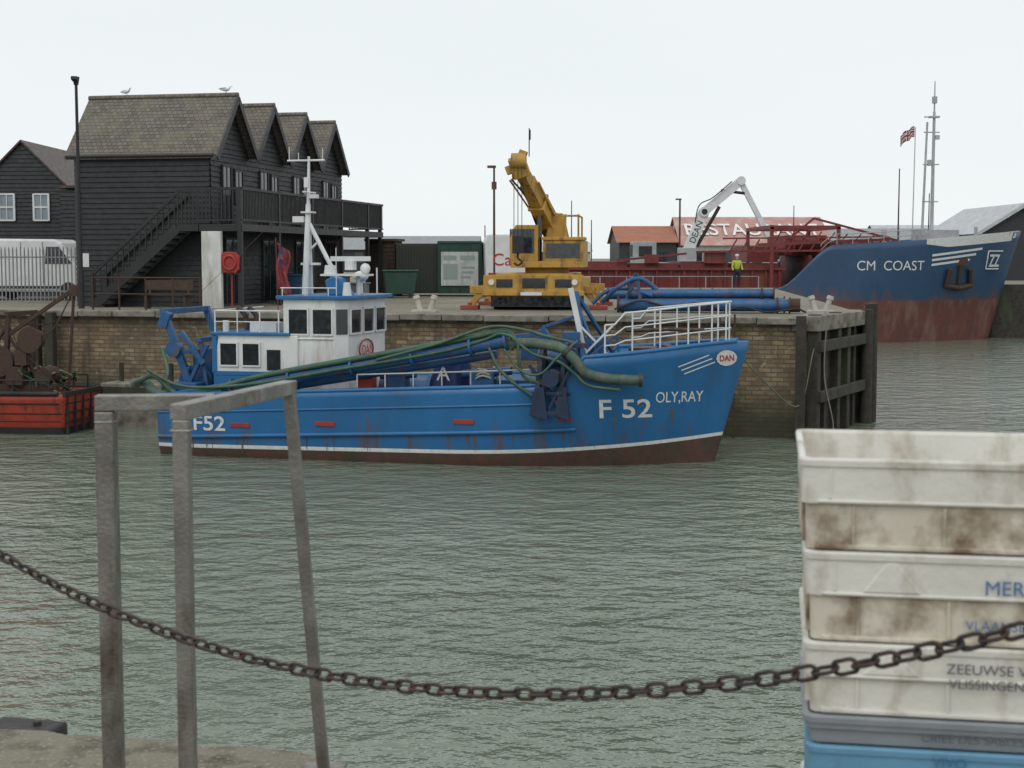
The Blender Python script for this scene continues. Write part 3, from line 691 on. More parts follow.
for y in(-1.2,1.2):
    b.beam((1.4,y,1.0),(.45,y,3.5),.14,.18); b.beam((.85,y,.95),(1.1,y,2.1),.1); b.beam((1.4,y,2.5),(.75,y,2.5),.1); b.beam((1.7,y,1.0),(1.45,y,2.8),.1)
b.beam((.45,-1.3,3.5),(.45,1.3,3.5),.14); b.beam((1.45,-1.3,2.8),(1.45,1.3,2.8),.12); b.cyl((1.2,-1.0,1.7),(1.2,1.0,1.7),.3); b.cyl((1.2,-1.05,1.7),(1.2,-.95,1.7),.45,n=18).cyl((1.2,.95,1.7),(1.2,1.05,1.7),.45,n=18)
b.box((.5,-1.2,3.3),(.25,.22,.4),(0,.35,0)); b.bb((.85,-1.8,1.0),(1.6,-1.3,1.75))
b.beam((1.0,-1.35,3.0),(1.6,-1.35,2.2),.12).beam((.9,-1.3,1.2),(1.7,-1.3,2.7),.09)
b.cyl((.75,-1.35,2.55),(.75,-1.1,2.55),.2,n=14).box((1.3,-.4,2.2),(.5,.9,.7)).box((1.1,.2,1.5),(.5,1.2,.9))
b.done('stern_gantry',m_blue2,boat,bevel=.01)
b=MB(); A=Vector((1.2,-2.05,1.42)); B=Vector((9.6,-2.0,2.93))
b.cyl(A,B,.16,n=18)
dd=(B-A)
for t in(.0,.18,.36,.55,.73,.9,1.0): c_=A+dd*t; u=dd.normalized()*.03; b.cyl(c_-u,c_+u,.225,n=18)
b.cyl((3,-1.75,1.55),(9.3,-1.72,2.6),.1,n=12)
b.done('suction_pipe',m_blue2,boat)
b=MB()
b.tube(spline([(.0,-1.9,1.75),(.3,-2.1,1.85),(.7,-2.15,1.95),(1.3,-2.15,1.5),(2.2,-2.2,1.65),(3.5,-2.15,2.0),(5.5,-2.15,2.38),(7.5,-2.1,2.75),(9.0,-2.05,3.05),(9.6,-2.0,3.15),(9.8,-2.0,2.9),(9.7,-2.0,2.75)],8),.07,10)
b.tube(spline([(.5,-2.2,2.1),(1.5,-2.25,1.72),(3.2,-2.3,1.8),(5.5,-2.25,2.2),(8,-2.2,2.65),(9.1,-2.15,2.95),(9.5,-2.15,3.1),(9.9,-2.2,2.95),(9.95,-2.2,2.5),(10.1,-2.2,2.1),(10.6,-2.25,1.95)],8),.04,8)
b.tube(spline([(9.2,-2.1,2.8),(9.5,-2.25,2.3),(9.9,-2.3,1.95),(10.3,-2.3,1.7)],8),.04,8).tube(spline([(.6,-1.6,2.6),(.9,-1.9,2.0),(.8,-2.1,1.5),(1.5,-2.2,1.5),(2.5,-2.22,1.62)],8),.05,8)
b.tube(spline([(6.5,-2.25,2.45),(8.0,-2.2,2.85),(9.2,-2.1,3.25),(10.0,-2.05,3.2),(10.6,-2.1,3.05),(11.2,-1.9,2.9)],8),.035,8)
b.tube(spline([(9.8,-2.2,3.0),(10.3,-2.2,2.65),(10.9,-2.3,2.5),(11.3,-2.25,2.2),(11.6,-2.2,1.95),(12.3,-2.05,1.85)],8),.035,8)
b.tube(spline([(9.6,-2.2,2.75),(10.0,-2.35,2.3),(10.5,-2.4,2.2),(10.9,-2.3,2.6),(11.3,-2.0,2.95)],8),.03,8)
b.done('hydraulic_hoses',m_hose,boat)
b=MB()
hp=spline([(9.5,-1.95,2.86),(10.2,-2.0,2.88),(10.9,-2.15,2.8),(11.25,-2.2,2.55),(11.5,-2.15,2.25),(11.9,-2.05,2.12),(12.4,-1.97,2.08),(12.8,-1.9,2.07)],16)
b.tube(hp,.12,12,rf=lambda t:.12+.010*math.sin(t*300))
b.mat(1).cyl((12.7,-1.92,2.07),(12.78,-1.905,2.07),.155,n=16).cyl((11.05,-2.17,2.74),(11.12,-2.18,2.68),.16,n=16).mat(0)
b.tube(spline([(-.2,-1.6,1.7),(.2,-1.8,1.75),(.6,-2.0,1.55),(1.2,-2.05,1.42)],8),.12,10)
b.done('suction_hose',[M('ribbed_hose',(.075,.13,.095),(.05,.09,.068),rough=.6,rust=(.15,.13,.10),ramt=.42,rsc=5),m_dark],boat)
b=MB()
for s in(10.5,11.05):
    b.beam((s,-2.0,2.85),(s-.12,-2.35,1.2),.12,.16); b.beam((s,-1.5,2.0),(s,-2.1,2.9),.1)
    b.beam((s,-2.4,1.15),(s+.05,-2.4,1.9),.09)
b.beam((10.4,-2.38,1.3),(11.2,-2.38,1.3),.1).beam((10.4,-2.3,1.75),(11.2,-2.3,1.75),.08).beam((10.3,-2.0,2.85),(11.5,-2.0,2.85),.12)
b.prof([(10.25,1.25),(10.7,1.15),(10.6,1.9),(10.4,1.9)],-2.46,-2.36); b.prof([(10.9,1.25),(11.2,1.15),(11.15,1.7),(10.95,1.7)],-2.46,-2.36)
b.cyl((10.75,-2.45,2.1),(10.75,-2.1,2.1),.2,n=16)
b.beam((10.2,-2.2,2.4),(10.9,-2.3,1.5),.07).beam((11.3,-2.15,2.6),(10.7,-2.35,1.4),.07)
b.done('side_davit',m_navy,boat,bevel=.01)
b=MB(); b.beam((11.35,-1.4,2.0),(11.0,-.9,4.05),.14,.14); b.beam((11.9,.9,2.0),(11.0,-.9,4.05),.08); b.beam((11.8,-1.3,2.1),(11.1,-.9,3.6),.08)
b.box((11.5,-.9,2.75),(.5,.4,.5)).box((11.0,-1.3,2.95),(.4,.3,.35)); b.beam((11.4,-1.5,2.5),(12.1,-1.4,3.1),.05).beam((12.1,-1.4,3.1),(12.15,-1.35,2.4),.05)
b.beam((10.9,-1.0,2.0),(10.2,-.8,3.2),.1).beam((10.2,-.8,3.2),(11.1,-.9,3.5),.08)
b.done('bow_davit',m_blue2,boat,bevel=.01)
MB().beam((11.3,-1.2,2.6),(10.95,-1.2,4.15),.11).beam((11.3,-1.2,2.6),(12.0,-1.3,3.3),.05).beam((11.15,-1.2,3.3),(11.8,-1.0,2.6),.05).done('white_davit_arm',m_white2,boat)
b=MB()
for side in(-1,1):
    for dz,ra in((.95,.026),(.63,.018),(.32,.018)):
        b.tube([(s,side*max(.02,(bB(s,btop(s))-.12)),btop(s)+dz*(1 if s>12.2 else .75)) for s in [11.9+i*.22 for i in range(13)]],ra,6)
    for s in (11.9,12.5,13.1,13.7,14.2,14.5): b.cyl((s,side*max(.02,(bB(s,btop(s))-.12)),btop(s)-.1),(s,side*max(.02,(bB(s,btop(s))-.12)),btop(s)+.95*(1 if s>12.2 else .75)),.022,n=6)
b.done('bow_rails',m_white2,boat)
b=MB(); b.cyl((13.0,0,2.0),(13.0,0,2.5),.14).cyl((13.0,-.35,2.6),(13.0,.35,2.6),.2).box((12.5,.3,2.35),(.7,.9,.7)); b.tube([(s,0.5+.2*math.sin(s*4),2.85+.02*s) for s in [12+.1*i for i in range(20)]],.05,6); b.done('windlass',m_dark,boat)
b=MB()
for s in [6.0+.7*i for i in range(7)]: b.cyl((s,-(bB(s,1.7)-.1),btop(s)),(s,-(bB(s,1.7)-.1),btop(s)+.38),.018,n=6)
b.tube([(s,-(bB(s,1.7)-.1),btop(s)+.38) for s in [6+.3*i for i in range(15)]],.02,6)
b.done('waist_rails',M('greyed_white',(.5,.5,.48),(.35,.35,.34)),boat)
b=MB(); b.bb((8.2,-.6,.95),(10.2,1.4,1.9)).bb((5.8,.2,.95),(7.4,1.5,1.8)); b.cyl((6.2,-.6,1.5),(7.4,-.6,1.5),.4,n=18).cyl((6.15,-.6,1.5),(6.25,-.6,1.5),.6,n=20).cyl((7.35,-.6,1.5),(7.45,-.6,1.5),.6,n=20)
b.beam((7.8,.3,.95),(7.8,.3,2.8),.14).beam((7.8,.3,2.7),(9.9,.3,3.0),.12).beam((9.9,.3,1.0),(9.9,.3,3.1),.14)
b.box((9.9,-.6,2.6),(.5,.5,.4)).cyl((10.2,-1.2,2.5),(10.9,-1.2,2.5),.22).box((10.5,-.4,2.3),(.9,.8,.8))
b.box((6.7,-1.3,1.95),(.5,.35,.4)).cyl((6.3,-1.4,2.0),(7.2,-1.4,2.05),.08).box((8.9,-1.5,1.95),(.6,.3,.4)).cyl((8.4,-1.5,2.1),(9.6,-1.5,2.2),.1)
b.done('deck_machinery',m_blue2,boat,bevel=.015)
b=MB(); b.bb((5.7,-1.5,1.5),(6.1,-1.1,2.0)).box((6.0,-1.4,2.1),(.25,.3,.3),(.3,.2,.1)); b.cyl((5.6,-1.5,2.1),(6.2,-1.5,2.2),.07); b.done('red_pump',m_red,boat,bevel=.03)
b=MB(); b.tube([(8.95+.3*math.cos(t)*(1-t/60),-1.45+.25*math.sin(t),1.98+t*.012+.05*math.sin(t*3)) for t in [k*.4 for k in range(50)]],.03,5); b.done('rope_pile',M('pale_rope',(.45,.46,.42),rough=.9),boat)
b=MB(); n=26
prof_=((.50,1.2),(.47,1.7),(.42,2.15),(.34,2.5),(.2,2.72),(.06,2.85))
vs=[]
for j,(r,z) in enumerate(prof_):
    for i in range(n):
        t=2*math.pi*i/n; rr_=r*(1+.16*math.sin(5*t+j*.5)+.07*math.sin(11*t-j)); vs.append((7.95+rr_*math.cos(t)+.03*j,-1.1+rr_*math.sin(t),z))
b.add(vs,[(j*n+i,j*n+(i+1)%n,(j+1)*n+(i+1)%n,(j+1)*n+i) for j in range(5) for i in range(n)]+[[5*n+i for i in range(n)]],True)
b.done('tarpaulin',M('tarp_blue',(.018,.045,.16),(.012,.025,.10),rough=.6,bump=.6,bsc=4),boat)
text('tarp_mark','A',lambda x,y:(7.8+x,-1.68,1.95+y),m_ltext,boat,size=.5)

# ------------------------------------------------------------------ small red boat at left
rb=E('red_fishing_smack',(-18.35,42.7,WZ),math.atan2(-.2,.98))
def rB(s,z): 
    f=1-.9*max(0,(1.6-s)/1.6)**2 if s<1.6 else 1
    if s>4.5: f*=1-.22*((s-4.5)/1.9)**2
    return (1.05+.25*max(0,min(1,z)))*f*(1+.25*min(0,z))
rt=lambda s:1.12+.22*max(0,(2.5-s)/2.5)**2
hullmesh('hull',rb,lambda z:6.3+.1*z,rB,rt,lambda s:.2,.05,[m_black,m_red,M('orange_red',(.40,.05,.025),(.28,.03,.018),rough=.5,rust=(.05,.025,.02),ramt=.40,rsc=4,streak=.5)],nu=40,nr=5,zb=-.5,Lmax=6.4)
b=MB()
for side in(-1,1):
    for z,r in((1.12,.07),(.84,.03),(.56,.025),(.34,.02)): b.tube([(s,side*(rB(s,z)+.03),z+.02+.22*max(0,(2.5-s)/2.5)**2*(z>.9)) for s in [i*.25 for i in range(2,26)]],r,6)
    for s in [3+.5*i for i in range(7)]: b.cyl((s,side*(rB(s,1.1)-.02),1.1),(s,side*(rB(s,1.1)-.02),1.5),.025,n=6)
    b.tube([(s,side*(rB(s,1.1)-.02),1.5) for s in [3+.25*i for i in range(13)]],.025,6)
b.beam((6.39,-1.05,1.12),(6.39,1.05,1.12),.12); b.bb((.6,-1.0,.55),(6.3,1.0,.6))
for z in(.35,.6,.85): b.beam((6.4,-1.0,z),(6.4,1.0,z),.04)
for y in(-.9,-.45,0,.45,.9): b.beam((6.42,y,.0),(6.42,y,1.1),.06)
b.done('black_rails',m_black,rb)
b=MB(); b.bb((2.6,-.5,.6),(3.9,.7,2.1)); b.bb((4.8,-.8,.6),(5.4,.2,1.4)).bb((4.2,-.9,1.0),(6.1,-.7,1.35)); b.beam((4.4,-.7,.6),(4.6,-.7,3.3),.12).beam((4.4,.7,.6),(4.6,.7,3.3),.12).beam((4.6,-.8,3.3),(4.6,.8,3.3),.12)
b.beam((4.4,-.7,2.6),(6.55,-.6,4.0),.10).beam((6.55,-.6,4.0),(6.2,-.4,1.2),.06).beam((3.4,-.4,1.4),(4.6,-.7,3.1),.08).beam((5.2,-.7,.6),(5.0,-.7,2.6),.09).beam((3.6,-.6,3.9),(5.4,-.7,1.6),.07)
b.cyl((5.4,-1.0,2.6),(5.4,-.65,2.6),.28,n=18).cyl((5.4,-1.05,2.6),(5.4,-1.0,2.6),.36,n=18).cyl((4.4,-.9,2.0),(4.4,0,2.0),.24,n=14).cyl((4.4,-.95,2.0),(4.4,-.9,2.0),.44,n=20).cyl((5.7,-.9,1.6),(5.7,-.3,1.6),.25,n=14)
b.box((5.1,-.85,2.1),(.35,.3,.4)).box((4.9,-.9,1.6),(.5,.25,.5)).box((6.55,-.6,3.95),(.2,.2,.3))
b.tube(spline([(6.5,-.6,3.9),(6.0,-.8,2.9),(5.4,-.9,2.5),(4.8,-.9,1.4)],6),.02,5).tube(spline([(6.5,-.6,3.9),(5.9,-.5,3.1),(5.0,-.6,3.0)],6),.018,5).tube(spline([(4.6,-.8,3.3),(5.0,-.9,2.4),(5.6,-.95,1.9),(6.2,-.9,1.3)],6),.018,5)
b.done('rusty_winch_gallows',m_rust,rb)
b=MB()
for k in range(80):
    a=random.uniform(0,6.28); x=random.uniform(4.2,6.1); y=random.uniform(-.95,.5); z=random.uniform(.9,1.7)
    b.mat(k%3).tube(spline([(x,y,z),(x+.2*math.cos(a),y+.2*math.sin(a),z+.1),(x+.35*math.cos(a+1),y+.3*math.sin(a+1),z-.05)],4),.028,5)
b.done('nets',[M('net_dark',(.03,.035,.03),(.07,.06,.04),rough=.95),M('net_green',(.03,.09,.06),rough=.95),M('net_buff',(.22,.17,.10),rough=.95)],rb)
pn=E('mooring_pontoon',(-11.9,42.6,WZ),math.atan2(-.25,.968)); b=MB(); b.bb((0,0,-.2),(2.4,1.4,1.25)); b.done('float',m_conc,pn,bevel=.03)
b=MB(); b.cyl((.3,.7,1.2),(.3,.7,1.8),.07).cyl((1.9,.7,1.2),(1.9,.7,1.8),.07); b.bb((-.05,-.06,.9),(2.45,0,1.15)); b.done('fittings',m_wood,pn)

# ------------------------------------------------------------------ cargo ship
ship=E('coastal_cargo_ship',(-6,89,WZ),0)
def stop_(s): return 3.15+2.45*sm(21.6,24.4,s)+.85*max(0,(s-24.4)/12)**1.3
def sL(z): return 34.5+.30*max(0,z)
def sB(s,z):
    zz=max(0,min(1,z/6.4)); p=1.8+1.7*zz; s0=22; L=sL(z); u=max(0,(s-s0)/(L-s0)); f=1-min(1,u)**p
    if s<4: f*=1-.1*((4-s)/4)**2
    return 5.0*f
hullmesh('hull',ship,sL,sB,stop_,lambda s:2.42,.03,[m_shipred,m_ship,m_ship],nu=110,nr=9,zb=-1,thick=.08,Lmax=36.4)
st=lambda s0,z0,off=.07:(lambda x,y:(s0+x,-(sB(s0+x,z0+y)+off),z0+y))
text('ship_name','CM  COAST',st(25.5,4.15),m_ltext,ship,size=.78,width=4.0)
b=MB()
N=20
vs=[]
for i in range(N+1):
    s=29.6+6.7*i/N; s=min(s,36.25); z1=stop_(s)+.04; z0=z1-.3-.25*min(1,i/4)
    vs+=[(s,-(sB(s,z0)+.06),z0),(s,-(sB(s,z1)+.06),z1)]
b.add(vs,[(2*i,2*i+2,2*i+3,2*i+1) for i in range(N)])
for k in range(3):
    for i in range(8):
        s0=30.0+.42*i; s1=s0+.42; zf=lambda s:4.9-.27*k+(s-29.8)*.12
        pts=[(s0,zf(s0)),(s1,zf(s1)),(s1,zf(s1)+.13),(s0,zf(s0)+.13)]
        if i<8-k: b.add([(s,-(sB(s,z)+.07),z) for s,z in pts],[(0,1,2,3)])
b.done('white_markings',m_ltext,ship)
text('bow_emblem','ZZ',st(34.0,4.35,.1),m_ltext,ship,size=1.0,width=.85,bold=.02)
b=MB()
def sp(s,z,o=.12): return (s,-(sB(s,z)+o),z)
b.tube([sp(33.8,4.2,.1),sp(33.85,5.25,.1),sp(35.0,5.25,.1)],.04,5).tube([sp(33.8,4.2,.1),sp(34.8,4.2,.1)],.04,5); b.done('emblem_box',m_ltext,ship)
b=MB(); b.tube([sp(31.9,4.5),sp(31.9,3.3)],.12,8); b.tube([sp(31.0,3.25,.2),sp(31.9,3.1,.25),sp(32.8,3.25,.25)],.16,8); b.tube([sp(31.05,3.2,.2),sp(31.2,4.2,.25)],.15,6).tube([sp(32.75,3.2,.2),sp(32.6,4.2,.25)],.15,6); b.box(sp(31.9,4.6,0),(.8,.3,.4)); b.done('anchor',m_rust,ship)
b=MB(); P=[sp(31.0,4.7,.05),sp(32.8,4.7,.05),sp(32.5,2.6,.05),sp(31.4,2.6,.05)]; b.add(P,[(0,1,2,3)]); b.done('anchor_stain',M('stain',(.05,.075,.12),(.04,.05,.08),sc=3,rust=(.16,.08,.05),ramt=.46),ship)
b=MB(); vs=[]
for i in range(31):
    s=.1+22*i/30; vs+=[(s,-sB(s,2.9),2.75),(s,sB(s,2.9),2.75)]
b.add(vs,[(2*i,2*i+1,2*i+3,2*i+2) for i in range(30)]); vs=[]
for i in range(21):
    s=23+13*i/20; vs+=[(s,-max(.01,sB(s,5)-.05),5.0),(s,max(.01,sB(s,5)-.05),5.0)]
b.add(vs,[(2*i,2*i+1,2*i+3,2*i+2) for i in range(20)]); b.bb((22.9,-4.6,2.7),(23.1,4.6,5.0)); b.bb((1,-3.8,2.75),(21.5,3.8,4.15))
for i in range(27): b.bb((1+i*.78,-3.95,2.8),(1.12+i*.78,-3.8,4.1))
b.bb((.8,-4.0,4.15),(21.7,4.0,4.3))
for i in range(7): b.bb((1.2+i*2.9,-3.7,4.3),(3.9+i*2.9,3.7,4.55+.1*(i%2)))
for x in(20.8,24.6):
    for y in(-4.3,4.3): b.beam((x,y,3.0),(x,y,6.6),.2)
    b.beam((x,-4.4,6.6),(x,4.4,6.6),.22)
b.beam((20.8,-4.3,6.6),(24.6,-4.3,6.6),.18).beam((20.0,-4.3,5.6),(27.5,-4.3,5.9),.16).beam((20.8,4.3,6.6),(24.6,4.3,6.6),.18).beam((21.4,-4.2,5.6),(23.2,-4.2,7.1),.12).beam((23.2,-4.2,7.1),(28.0,-4.0,5.85),.12)
for i in range(9): b.beam((21.0+i*.75,-4.25,5.75),(21.4+i*.75,-4.25,6.5-.05*i),.07)
for i in range(14): b.beam((18.4+i*.65,-4.35,5.2),(18.8+i*.65,-4.35,5.9),.08)
b.beam((16.5,-4.3,5.2),(27,-4.3,5.3),.12).beam((18,-4.3,5.95),(27.5,-4.3,6.05),.09)
b.bb((19.6,-3,4.6),(21.4,3,5.5)).bb((21.8,-3,5.0),(24.2,3,6.15)).bb((24.5,-2.5,5.0),(26.8,2.5,5.85))
for i in range(8): b.bb((21.9+i*.28,-3.08,5.1),(21.98+i*.28,-3,6.1))
b.cyl((22.2,-3.6,5.6),(23.6,-3.6,5.6),.4,n=16).cyl((25.0,-3.2,5.5),(26.0,-3.2,5.5),.3,n=14).box((17.6,-3.9,4.9),(1.2,.5,.7)).box((14.0,-3.9,4.8),(.8,.4,.5)).beam((12,-3.9,4.7),(16,-3.9,5.1),.12)
b.done('hatch_and_gantry',m_hatch,ship)
b=MB()
for s in [23.5+.9*i for i in range(8)]: b.cyl((s,-(sB(s,5.6)-.15),5.5),(s,-(sB(s,5.6)-.15),stop_(s)+.6),.025,n=5)
b.tube([(s,-(sB(s,5.6)-.15),stop_(s)+.6) for s in [23.5+.45*i for i in range(15)]],.025,5); b.tube([(s,-(sB(s,5.6)-.15),stop_(s)+.3) for s in [23.5+.45*i for i in range(15)]],.02,5)
for s in [2+i*1.5 for i in range(13)]: b.cyl((s,-4.8,3.1),(s,-4.8,3.8),.03,n=5)
b.cyl((2,-4.8,3.8),(20,-4.8,3.8),.02,n=5)
b.done('deck_rails',M('rail_grey',(.4,.42,.43)),ship)
b=MB(); fx=31.1
b.cyl((fx,0,5.0),(fx,0,13.5),.12,.08).cyl((fx,0,13.5),(fx,0,15.3),.05,.03).cyl((fx-.6,0,5),(fx-.4,0,12.9),.08,.06)
for z in(8.2,10.4,12.3,13.2): b.cyl((fx-.6,0,z),(fx+.35,0,z),.04,n=6)
b.box((fx,0,13.2),(.6,.4,.1)).box((fx,0,14.2),(.25,.25,.4)).box((fx+.2,0,12.0),(.25,.25,.25)).box((fx-.2,0,10.5),(.25,.25,.35))
b.cyl((fx-1.15,0,5.3),(fx-1.1,0,12.6),.035,.025)
b.bb((30.2,-1.2,5.0),(32.4,1.2,6.5)).cyl((28,-1,5),(28,-1,6.5),.15).cyl((33.6,-.5,5),(33.6,-.5,6.7),.1)
b.done('foremast',M('mast_grey',(.42,.44,.45),(.3,.32,.33)),ship)
b=MB(); NX,NY=20,12
def fcol(u,v):
    x=(u-.5)*2; y=(v-.5)*2
    if abs(x)<.10 or abs(y)<.2: return 1
    if abs(x)<.18 or abs(y)<.34: return 2
    dgn=min(abs(x-y),abs(x+y))
    return 1 if dgn<.1 else 2 if dgn<.27 else 0
P=lambda i,j:(fx-1.15-.85*i/NX,.14*math.sin(i*.5),12.0+.65*j/NY-.55*(i/NX)**1.3+.05*math.sin(i*.6))
for i in range(NX):
    for j in range(NY): b.mat(fcol((i+.5)/NX,(j+.5)/NY)).add([P(i,j),P(i+1,j),P(i+1,j+1),P(i,j+1)],[(0,1,2,3)])
b.done('union_flag',[M('f_blue',(.01,.02,.12)),M('f_red',(.4,.01,.02)),m_white2],ship,fix=False)

# ------------------------------------------------------------------ grab crane on far quay
ex=E('lorry_grab_crane',(12,102,0),0); b=MB()
e0,e1,e2,e3=Vector((-.1,0,1.6)),Vector((1.15,0,4.75)),Vector((3.65,0,6.85)),Vector((5.75,0,2.8))
b.beam(e0,e1,.45,.72); b.beam(e1+Vector((-.12,0,-.1)),e2,.42,.58); b.beam(e2+Vector((-.1,0,.12)),e3,.32,.36); b.beam(e3,e3+Vector((.3,0,-.6)),.22,.24)
b.cyl(e1+Vector((0,-.35,0)),e1+Vector((0,.35,0)),.34,n=16).cyl(e2+Vector((0,-.3,0)),e2+Vector((0,.3,0)),.3,n=16)
b.done('boom',m_white2,ex,bevel=.02)
b=MB(); b.bb((-3.8,-1.2,.6),(-2.2,1.2,2.7)).bb((-2.1,-1.2,.7),(3,1.2,1.3)).bb((-.6,-.6,1.3),(.6,.6,2.3)); b.done('lorry_body',M('lorry_grey',(.4,.42,.43)),ex,bevel=.04)
b=MB(); b.bb((-3.85,-1.0,1.7),(-3.78,1.0,2.5)).bb((-3.4,-1.23,1.7),(-2.5,-1.2,2.4)); 
for x in(-3,.5,2): b.cyl((x,-1.2,.5),(x,-.9,.5),.5,n=20)
b.prof([(5.7,2.5),(6.5,2.5),(6.3,1.5),(5.9,1.5)],-.4,.4)
b.cyl((.7,0,2.4),(2.2,0,5.1),.12).cyl((2.3,-.1,6.2),(3.9,-.1,6.0),.1).cyl(e1+Vector((.0,-.38,0)),e1+Vector((.0,-.34,0)),.2,n=14)
b.tube(spline([(.5,-.3,4.0),(.8,-.35,5.2),(1.7,-.35,5.7),(3.0,-.35,6.8)],6),.04,5)
b.done('glass_tyres_rams_grab',m_black,ex)
ua=(e1-e0).normalized(); ub=Vector((-ua.z,0,ua.x))
text('boom_text','DEAN',lambda x,y:tuple(e0+ua*(1.1+x)+ub*(y-.2)+Vector((0,-.24,0))),M('boom_letters',(.03,.03,.05)),ex,size=.6)

# ------------------------------------------------------------------ far buildings
def shed(name,x0,x1,y,ev,rd,roofm,wallm,dep=14,ridge='x'):
    e=E(name,((x0+x1)/2,y,0)); h=(x1-x0)/2
    if ridge=='x':
        MB().prof([(0,0),(dep,0),(dep,ev),(dep/2,rd-.1),(0,ev)],-h,h,axis='x').done('walls',wallm,e)
        MB().add([(-h-.3,-.4,ev-.05),(h+.3,-.4,ev-.05),(h+.3,dep/2,rd),(-h-.3,dep/2,rd),(-h-.3,dep+.4,ev-.05),(h+.3,dep+.4,ev-.05)],[(0,1,2,3),(3,2,5,4)]).done('roof',roofm,e)
    else:
        MB().prof([(-h,0),(h,0),(h,ev),(0,rd-.1),(-h,ev)],0,dep,axis='y').done('walls',wallm,e)
        MB().add([(-h-.3,-.4,ev-.1),(0,-.4,rd),(0,dep,rd),(-h-.3,dep,ev-.1),(h+.3,-.4,ev-.1),(h+.3,dep,ev-.1),(-h-.3,-.4,ev-.35),(0,-.4,rd-.3),(h+.3,-.4,ev-.35)],[(0,1,2,3),(1,4,5,2),(0,6,7,1),(1,7,8,4)]).done('roof',roofm,e)
    g=MB(); n=max(2,int(h*2/3))
    for i in range(n):
        xc=-h+(i+.5)*2*h/n; g.bb((xc-.5,-.06,1.0),(xc+.5,-.03,2.2))
    g.done('windows',m_glass,e); return e
m_pan=M('red_pantiles',(.38,.14,.08),(.31,.12,.07),sc=.8,rough=.85,rust=(.2,.12,.08),ramt=.42)
m_pink=M('faded_red_roof',(.44,.22,.19),(.38,.24,.21),sc=.6,rough=.85,rust=(.47,.38,.35),ramt=.42,rsc=.7)
m_wall=M('pale_render',(.5,.48,.45)); m_dkwall=M('dark_cladding',(.03,.033,.036)); m_grey=M('grey_roof',(.28,.30,.31)); m_ltroof=M('light_roof',(.5,.52,.54))
shed('red_roofed_shed',10.8,16.6,150,3.2,4.95,m_pan,m_dkwall)
e=shed('restaurant_building',17.2,32.2,150,2.9,5.9,m_pink,m_wall)
k=math.atan2(3.05,7.4)
text('roof_lettering','RESTAURANT',lambda x,y:(-7.0+x,1.9+y*math.cos(k)*3.1,2.85+(2.3/7.4)*3.05+y*math.sin(k)*3.1+.16),M('sign_white',(.74,.72,.70),(.66,.63,.61)),e,size=1.45,width=13.8,bold=.015)
shed('harbour_shed',-22,-4,170,2.6,4.2,m_grey,m_dkwall)
shed('harbour_shed',1.5,9.5,180,2.4,3.6,m_ltroof,m_wall)
shed('harbour_shed',33,52,165,3.6,5.0,m_grey,m_wall)
shed('harbour_shed',44,60,175,3,5.6,m_ltroof,m_dkwall)
shed('black_boat_shed',33.2,39.6,106,3.4,5.5,m_ltroof,m_dkwall,ridge='y')
shed('black_boat_shed',39.9,47,108,3.4,5.7,m_ltroof,m_dkwall,ridge='y')
pc=E('distant_masts'); b=MB()
for x,y,h in((4.8,120,6.2),(6.3,118,4.6),(26.5,140,6.5),(35,125,7),(-2,110,4),(27,104,7.8)): b.cyl((x,y,0),(x,y,h),.07,.04,n=6)
b.done('poles',m_dark,pc)

# ------------------------------------------------------------------ man in hi-vis
man=E('man_in_hi_vis',(12.0,79.2,0),R(20))
skin('legs',[(0,0,.95),(.1,0,.9),(.12,-.02,.5),(.12,.02,.08),(.12,-.12,.04),(-.1,0,.9),(-.13,.03,.5),(-.14,.1,.08),(-.14,-.04,.04)],[(0,1),(1,2),(2,3),(3,4),(0,5),(5,6),(6,7),(7,8)],[.14,.11,.075,.05,.04,.11,.075,.05,.04],m_navycloth,man)
skin('jacket',[(0,0,.92),(0,0,1.15),(0,0,1.4),(.2,0,1.42),(.27,-.03,1.15),(.25,-.18,.95),(-.2,0,1.42),(-.28,0,1.15),(-.27,-.1,.92)],[(0,1),(1,2),(2,3),(3,4),(4,5),(2,6),(6,7),(7,8)],[(.17,.12),(.17,.12),(.17,.11),.075,.055,.045,.075,.055,.045],m_hiviz,man)
skin('head',[(0,0,1.48),(0,-.01,1.56),(0,-.02,1.66),(0,-.01,1.74)],[(0,1),(1,2),(2,3)],[.055,.06,.09,.07],m_skin,man,2)
MB().ell((0,.0,1.73),(.11,.125,.075)).done('hard_hat',m_white2,man)

m_gg=M('gull_grey',(.3,.32,.34)); m_gy=M('gull_yellow',(.5,.35,.05))
for (x,y,z,rz) in ((-9.55,50.0,7.02,R(40)),(-13.05,50.7,7.02,R(-30))):
    gu=E('herring_gull',(x,y,z),rz); gu.scale=(.85,.85,.85)
    skin('body',[(0,0,.2),(.14,0,.23),(.2,0,.32),(.24,0,.35),(-.14,0,.2),(-.26,0,.19)],[(0,1),(1,2),(2,3),(0,4),(4,5)],[.075,.055,.03,.03,.055,.015],m_white2,gu,2)
    skin('wings',[(.05,0,.24),(-.12,0,.23),(-.32,0,.21)],[(0,1),(1,2)],[(.07,.06),(.06,.05),(.01,.01)],m_gg,gu,1)
    MB().cyl((.26,0,.35),(.32,0,.34),.012,.004,n=6).cyl((.02,-.03,0),(.02,-.03,.16),.008,n=5).cyl((.02,.03,0),(.02,.03,.16),.008,n=5).done('bill_and_legs',m_gy,gu)

